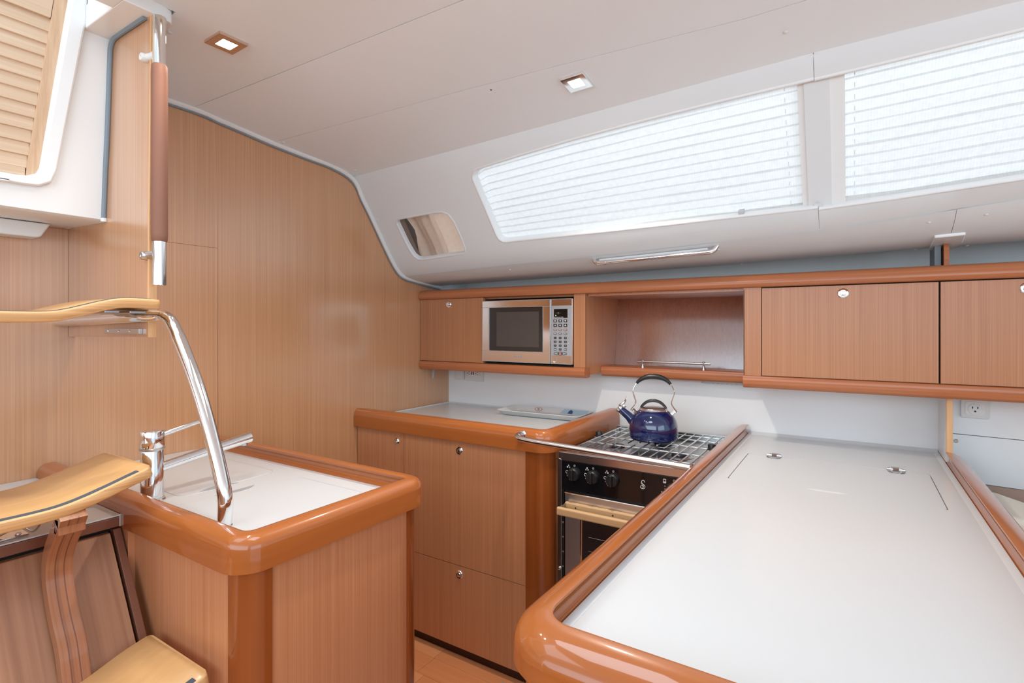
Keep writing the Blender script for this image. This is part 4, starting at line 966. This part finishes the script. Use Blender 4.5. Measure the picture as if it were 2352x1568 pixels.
# crash bar in front
cb = thing('cooker_crash_bar', 'polished steel crash bar curving out of worktop edging across cooker', 'crash bar', (-.75, 1.69, .94))
MB().tube(smooth3([(-1.066, 1.738, .958), (-1.074, 1.712, .957), (-1.062, 1.694, .953), (-1.030, 1.690, .9495), (-.95, 1.690, .946), (-.75, 1.690, .941), (-.55, 1.690, .936), (-.4265, 1.690, .932)], 6), .0105, 18).build('bar', M_steel, cb, sharp=60)
MB().lathe([(.016, 0), (.016, .003), (.012, .005)], (-1.066, 1.7365, .958), (0, -1, 0), 20).build('flange', M_steel, cb)

# ------------------------------------------------------------------ kettle
kt = thing('whistling_kettle', 'glossy navy blue enamel whistling kettle with black handle on hob', 'kettle', (-.6863, 2.138, .911))
kx, ky, kz = -.6863, 2.138, .9110
ka = math.radians(14)
K = lambda x, z, y=0: (kx + x*math.cos(ka) - y*math.sin(ka), ky + x*math.sin(ka) + y*math.cos(ka), kz + z)
MB().lathe([(.078, 0), (.088, .002), (.0945, .008), (.0965, .016), (.0970, .040), (.0955, .062), (.0900, .082), (.0800, .100), (.0660, .114), (.0565, .121), (.0540, .122)], (kx, ky, kz), n=56).build('body', M_enamel, kt, sharp=60)
MB().lathe([(.0570, .118), (.0580, .120), (.0580, .123), (.0550, .1265), (.0530, .1275)], (kx, ky, kz), n=48).build('rim_ring', M_chrome, kt)
MB().lathe([(.0550, .1260), (.0535, .1290), (.0400, .1320), (.0200, .1335), (0, .1340)], (kx, ky, kz), n=48).build('lid', M_steel, kt)
arch = smooth3([K(-.050, .128), K(-.044, .137), K(-.028, .151), K(-.010, .1575), K(.010, .1575), K(.028, .151), K(.044, .137), K(.050, .128)], 4)
MB().tube(arch, [.0042 + .0022*math.sin(PI*i/(len(arch)-1)) for i in range(len(arch))], 12).build('lid_handle', M_black, kt)
for s in (-1, 1):
    MB().tube([K(s*.072, .106), K(s*.084, .120)], [.0085, .0075], 4).build('handle_lug', M_chrome, kt, .001)
    for dy in (-.006, .006):
        MB().tube(smooth3([K(s*.086, .115, dy), K(s*.0895, .119, dy), K(s*.0715, .146, dy), K(s*.0735, .164, dy), K(s*.0815, .189, dy), K(s*.0790, .207, dy*.8), K(s*.0660, .2300, dy*.5), K(s*.056, .2390, 0)], 5), .0021, 8).build('handle_wire', M_chrome, kt)
gp = smooth3([K(-.0675, .2270), K(-.055, .2400), K(-.035, .2515), K(-.012, .2560), K(.012, .2560), K(.035, .2515), K(.055, .2400), K(.0675, .2270)], 4)
n_ = len(gp); MB().tube(gp, [.0058 + .0052*math.sin(PI*i/(n_-1))**1.3 for i in range(n_)], 14).build('grip', M_black, kt)
MB().tube([K(-.078, .070), K(-.100, .090), K(-.122, .108), K(-.136, .1195)], [.024, .0175, .0155, .0150], 20).build('spout', M_enamel, kt)
MB().tube([K(-.133, .1165), K(-.1395, .1225), K(-.1440, .1265)], [.0165, .0175, .0130], 20).build('whistle_cap', M_chrome, kt)
MB().tube(smooth3([K(-.138, .128), K(-.124, .140), K(-.114, .152), K(-.106, .172)], 4), [.0070, .0068, .0066, .0064, .0060, .0055, .0050, .0044, .0038, .0032, .0026, .0018, .0012][:13], 8).build('whistle_lever', M_chrome, kt)
MB().tube([K(-.122, .125), K(-.112, .133)], [.006, .0055], 8).build('lever_pivot', M_chrome, kt)

# ------------------------------------------------------------------ island with fridge hatch
isl = thing('island_unit', 'long island counter with white top, hinged fridge lid and varnished rails', 'island', (-.05, 1.5, -.03))
ZI = .9176
wt = [(-.385, .650), (.270, .650), (.270, 2.4445), (-.385, 2.4445)]
# worktop built round the lid opening
hx0, hx1, hy0, hy1 = -.3171, .1990, 1.6885, 2.0605
b = MB()
for q in ((-.385, hx0, .65, 2.4445), (hx1, .258, .65, 2.4445), (hx0, hx1, .65, hy0), (hx0, hx1, hy1, 2.4445)): b.box(q[0], q[1], q[2], q[3], ZI - .02, ZI)
bmesh.ops.remove_doubles(b.bm, verts=b.bm.verts, dist=1e-5)
b.build('worktop', M_white, isl)
ld = MB().prism(fillet([(hx0 + .0018, hy0 + .0018), (hx1 - .0018, hy0 + .0018), (hx1 - .0018, hy1 - .0008), (hx0 + .0018, hy1 - .0008)], .012), 'xy', ZI - .018, ZI - .0004).build('fridge_lid', M_white, isl, .0010)
MB().box(hx0, hx1, hy0, hy1, ZI - .022, ZI - .019).build('lid_rebate', M_silver, isl)
arc = [(-.0608 + .052*math.cos(a*PI/12), 1.7010 + .0115*math.sin(a*PI/12)) for a in range(24)]
MB().loops([path3(arc, ZI - .0006), [(lerp(a_[0], -.0608, .35), lerp(a_[1], 1.7010, .6), ZI + .0016) for a_ in arc]]).build('finger_scoop', M_white, ld, sharp=60)
for X in (-.2325, .1140):
    lens = [(-.024, -.002), (-.021, .012), (-.010, .019), (.010, .019), (.021, .012), (.024, -.002), (.021, -.014), (.010, -.020), (-.010, -.020), (-.021, -.014)]
    hg = MB().prism([(X + a, 2.0640 + c*2.0) for a, c in lens], 'xy', ZI, ZI + .0022).build('hinge', M_steeld, isl, .0007)
    MB().tube([(X - .023, 2.0645, ZI + .0028), (X + .023, 2.0645, ZI + .0028)], .0030, 10).build('hinge_pin', M_steel, hg)
    MB().box(X - .008, X + .008, 2.0610, 2.0680, ZI + .0022, ZI + .0062).build('hinge_knuckle', M_boxd, hg, .001)
    for a in (-.012, .012):
        for c in (-.024, .022): MB().lathe([(.0032, 0), (.0026, .001), (0, .0014)], (X + a, 2.064 + c, ZI + .0022), n=8).build('screw', M_steel, hg)
# raised moulded lip of the white top along the rails and the backsplash
lipp = [(-.371, 2.43), (-.371, .661), (.2565, .661), (.2565, 2.43), ]
def low(a, c, wdt=.010, h=.0035): return MB().tube([a, c], h, 8)
MB().sweep([(0, -.002), (0, .0040), (.008, .0030), (.014, .0004), (.014, -.002)], path3(fillet([(-.3715, 2.44), (-.3715, .661), (.2570, .661), (.2570, 2.44)], [0, .038, .038, 0], closed=False), ZI)).build('moulded_lip', M_white, isl)
MB().sweep([(0, -.002), (0, .0105), (.003, .010), (.006, .006), (.012, .0015), (.02, -.001)], [(.2570, 2.4450, ZI), (-.3715, 2.4450, ZI)]).build('rear_cove', M_white, isl)
prf = [(0, -.0226), (0, .002), (.003, .012), (.010, .022), (.022, .031), (.036, .0375), (.052, .0400), (.0570, .0395), (.0580, .0365), (.0545, .0315), (.0495, .0245), (.0485, .0170), (.0515, .0085), (.0580, 0), (.058, -.010), (.03, -.010), (.03, -.0226)]
pth = fillet([(-.4295, 2.4300), (-.4295, .6025), (.3145, .6025), (.3145, 2.2470)], [0, .098, .098, 0], closed=False, seg=14)
rl2 = MB().sweep(prf, path3(pth, ZI)).build('fiddle_rail', M_trimy, isl, sharp=50)
MB().prism([(-.385, .66), (.275, .66), (.275, 2.4445), (-.385, 2.4445)], 'xy', -.03, ZI - .0205).build('carcass', M_dark, isl)
MB().box(-.400, -.386, .700, 2.4445, -.03, .8945).build('side_panel', M_base, isl, .0006)
MB().box(.276, .290, .700, 2.2, -.03, .8945).build('side_panel', M_base, isl, .0006)
MB().box(-.330, .215, .630, .645, -.03, .8945).build('end_panel', M_base, isl, .0006)
postq(-.3440, .6880, .0620, PI, 1.5*PI, parent=isl)
postq(.2290, .6880, .0620, 1.5*PI, 2*PI, parent=isl)
MB().tube([(.2595, 2.2560, ZI + .003), (.2595, 2.34, ZI + .003), (.2595, 2.4440, ZI + .003)], [.0028, .0022, .0012], 8).build('old_sealant', mat('aged_sealant', srgb(150, 110, 84), .7), isl)

# ------------------------------------------------------------------ settee, mat
se = thing('settee', 'cream upholstered settee back behind the island beneath white side panels', 'settee', (.9, 2.1, -.03))
cr = [(.300, .40), (.300, .826), (.318, .848), (.345, .853), (.378, .849), (.415, .838), (.46, .825), (.60, .80), (1.6, .79), (1.6, .40)]
MB().prism(cr, 'xz', 1.96, 2.24).build('back_cushion', M_cush, se, .018, 4)
MB().box(.32, 2.2, 1.45, 1.955, .28, .46).build('seat_cushion', M_cush, se, .03, 4)
MB().box(.32, 2.2, 1.47, 2.24, -.03, .275).build('base', M_base, se, .002)
mt = MB().box(-1.160, -.46, .72, 1.735, -.0298, -.0225).build('floor_mat', M_mat, bevel=.003, loc=(-.8, 1.2, -.03))
tag(mt, 'grey woven mat on the floor between cabinet and island', 'mat')

# ------------------------------------------------------------------ lights on the headliner
def downlight(X, Y, label, power=7.0, sz=.041, m=M_chrome):
    z = ceilz(X, Y); d = .002
    nx = (ceilz(X + d, Y) - ceilz(X - d, Y))/(2*d); ny = (ceilz(X, Y + d) - ceilz(X, Y - d))/(2*d)
    n = Vector((nx, ny, -1)).normalized(); u = Vector((1, 0, nx)).normalized(); v = n.cross(u)
    t = thing('ceiling_downlight', label, 'ceiling light', (X, Y, z), 'square downlights in the headliner')
    P_ = lambda a, c, h: tuple(Vector((X, Y, z)) + u*a + v*c + n*h)
    sq = lambda s, h: [P_(a*s, c*s, h) for a, c in ((-1, -1), (1, -1), (1, 1), (-1, 1))]
    MB().loops([sq(sz, -.004), sq(sz, .007), sq(sz*.96, .0085), sq(sz*.52, .0085), sq(sz*.50, .0045), sq(sz*.50, -.004)], wrap=True, cap=False).build('bezel', m, t, .0006)
    MB().loops([sq(sz*.50, .003), sq(sz*.50, .0055)]).build('diffuser', M_lamp, t)
    l = bpy.data.lights.new('downlight_lamp', 'SPOT'); l.energy = power; l.spot_size = math.radians(130); l.spot_blend = .8; l.color = (1, .90, .78); l.shadow_soft_size = .03
    o = bpy.data.objects.new('downlight_lamp', l); C.objects.link(o); o.location = Vector((X, Y, z + DZ)) + n*.02
    o.rotation_euler = n.to_track_quat('-Z', 'Y').to_euler()
    return t
M_bronze = mat('bronzed_bezel', srgb(228, 205, 186), .30, 1)
downlight(-1.507, .835, 'square bronzed ceiling light beside the brown leather grab rail', m=M_bronze)
downlight(-.752, 1.556, 'square chrome ceiling light above the window, right of the snag mark', 42)
downlight(-1.292, .650, 'square ceiling light cut off by the top of the photo', m=M_bronze)

# chrome light bar under the window
lb = thing('light_bar', 'slim chrome tube light bar on the liner below the window', 'light bar', (-.69, 2.12, 1.64))
A, B = Vector((-.9120, 2.0795, 1.6400)), Vector((-.4420, 2.0795, 1.6527))
q = lambda t, dy=0, dz=0: tuple(A.lerp(B, t) + Vector((0, dy, dz)))
MB().tube([q(.02), q(.98)], .0080, 16).build('tube', M_chrome, lb)
MB().tube([q(.015), q(.095)], .0096, 16).build('sleeve', M_chrome, lb, .0005)
MB().tube([q(.905), q(.985)], .0096, 16).build('sleeve', M_chrome, lb, .0005)
MB().tube(smooth3([q(.02), q(-.006, .002, .003), q(-.028, .006, .014), q(-.036, .010, .022)], 4), [.0090]*13, 14).build('elbow', M_chrome, lb)
MB().tube(smooth3([q(.975), q(1.004, .002, .004), q(1.022, .006, .016), q(1.032, .010, .026)], 4), [.0090]*13, 14).build('elbow', M_chrome, lb)
MB().loops([[q(t, .006, .002), q(t, .024, .000), q(t, .028, .014), q(t, .002, .0165)] for t in (.02, .96)]).build('housing', M_side, lb, .002)
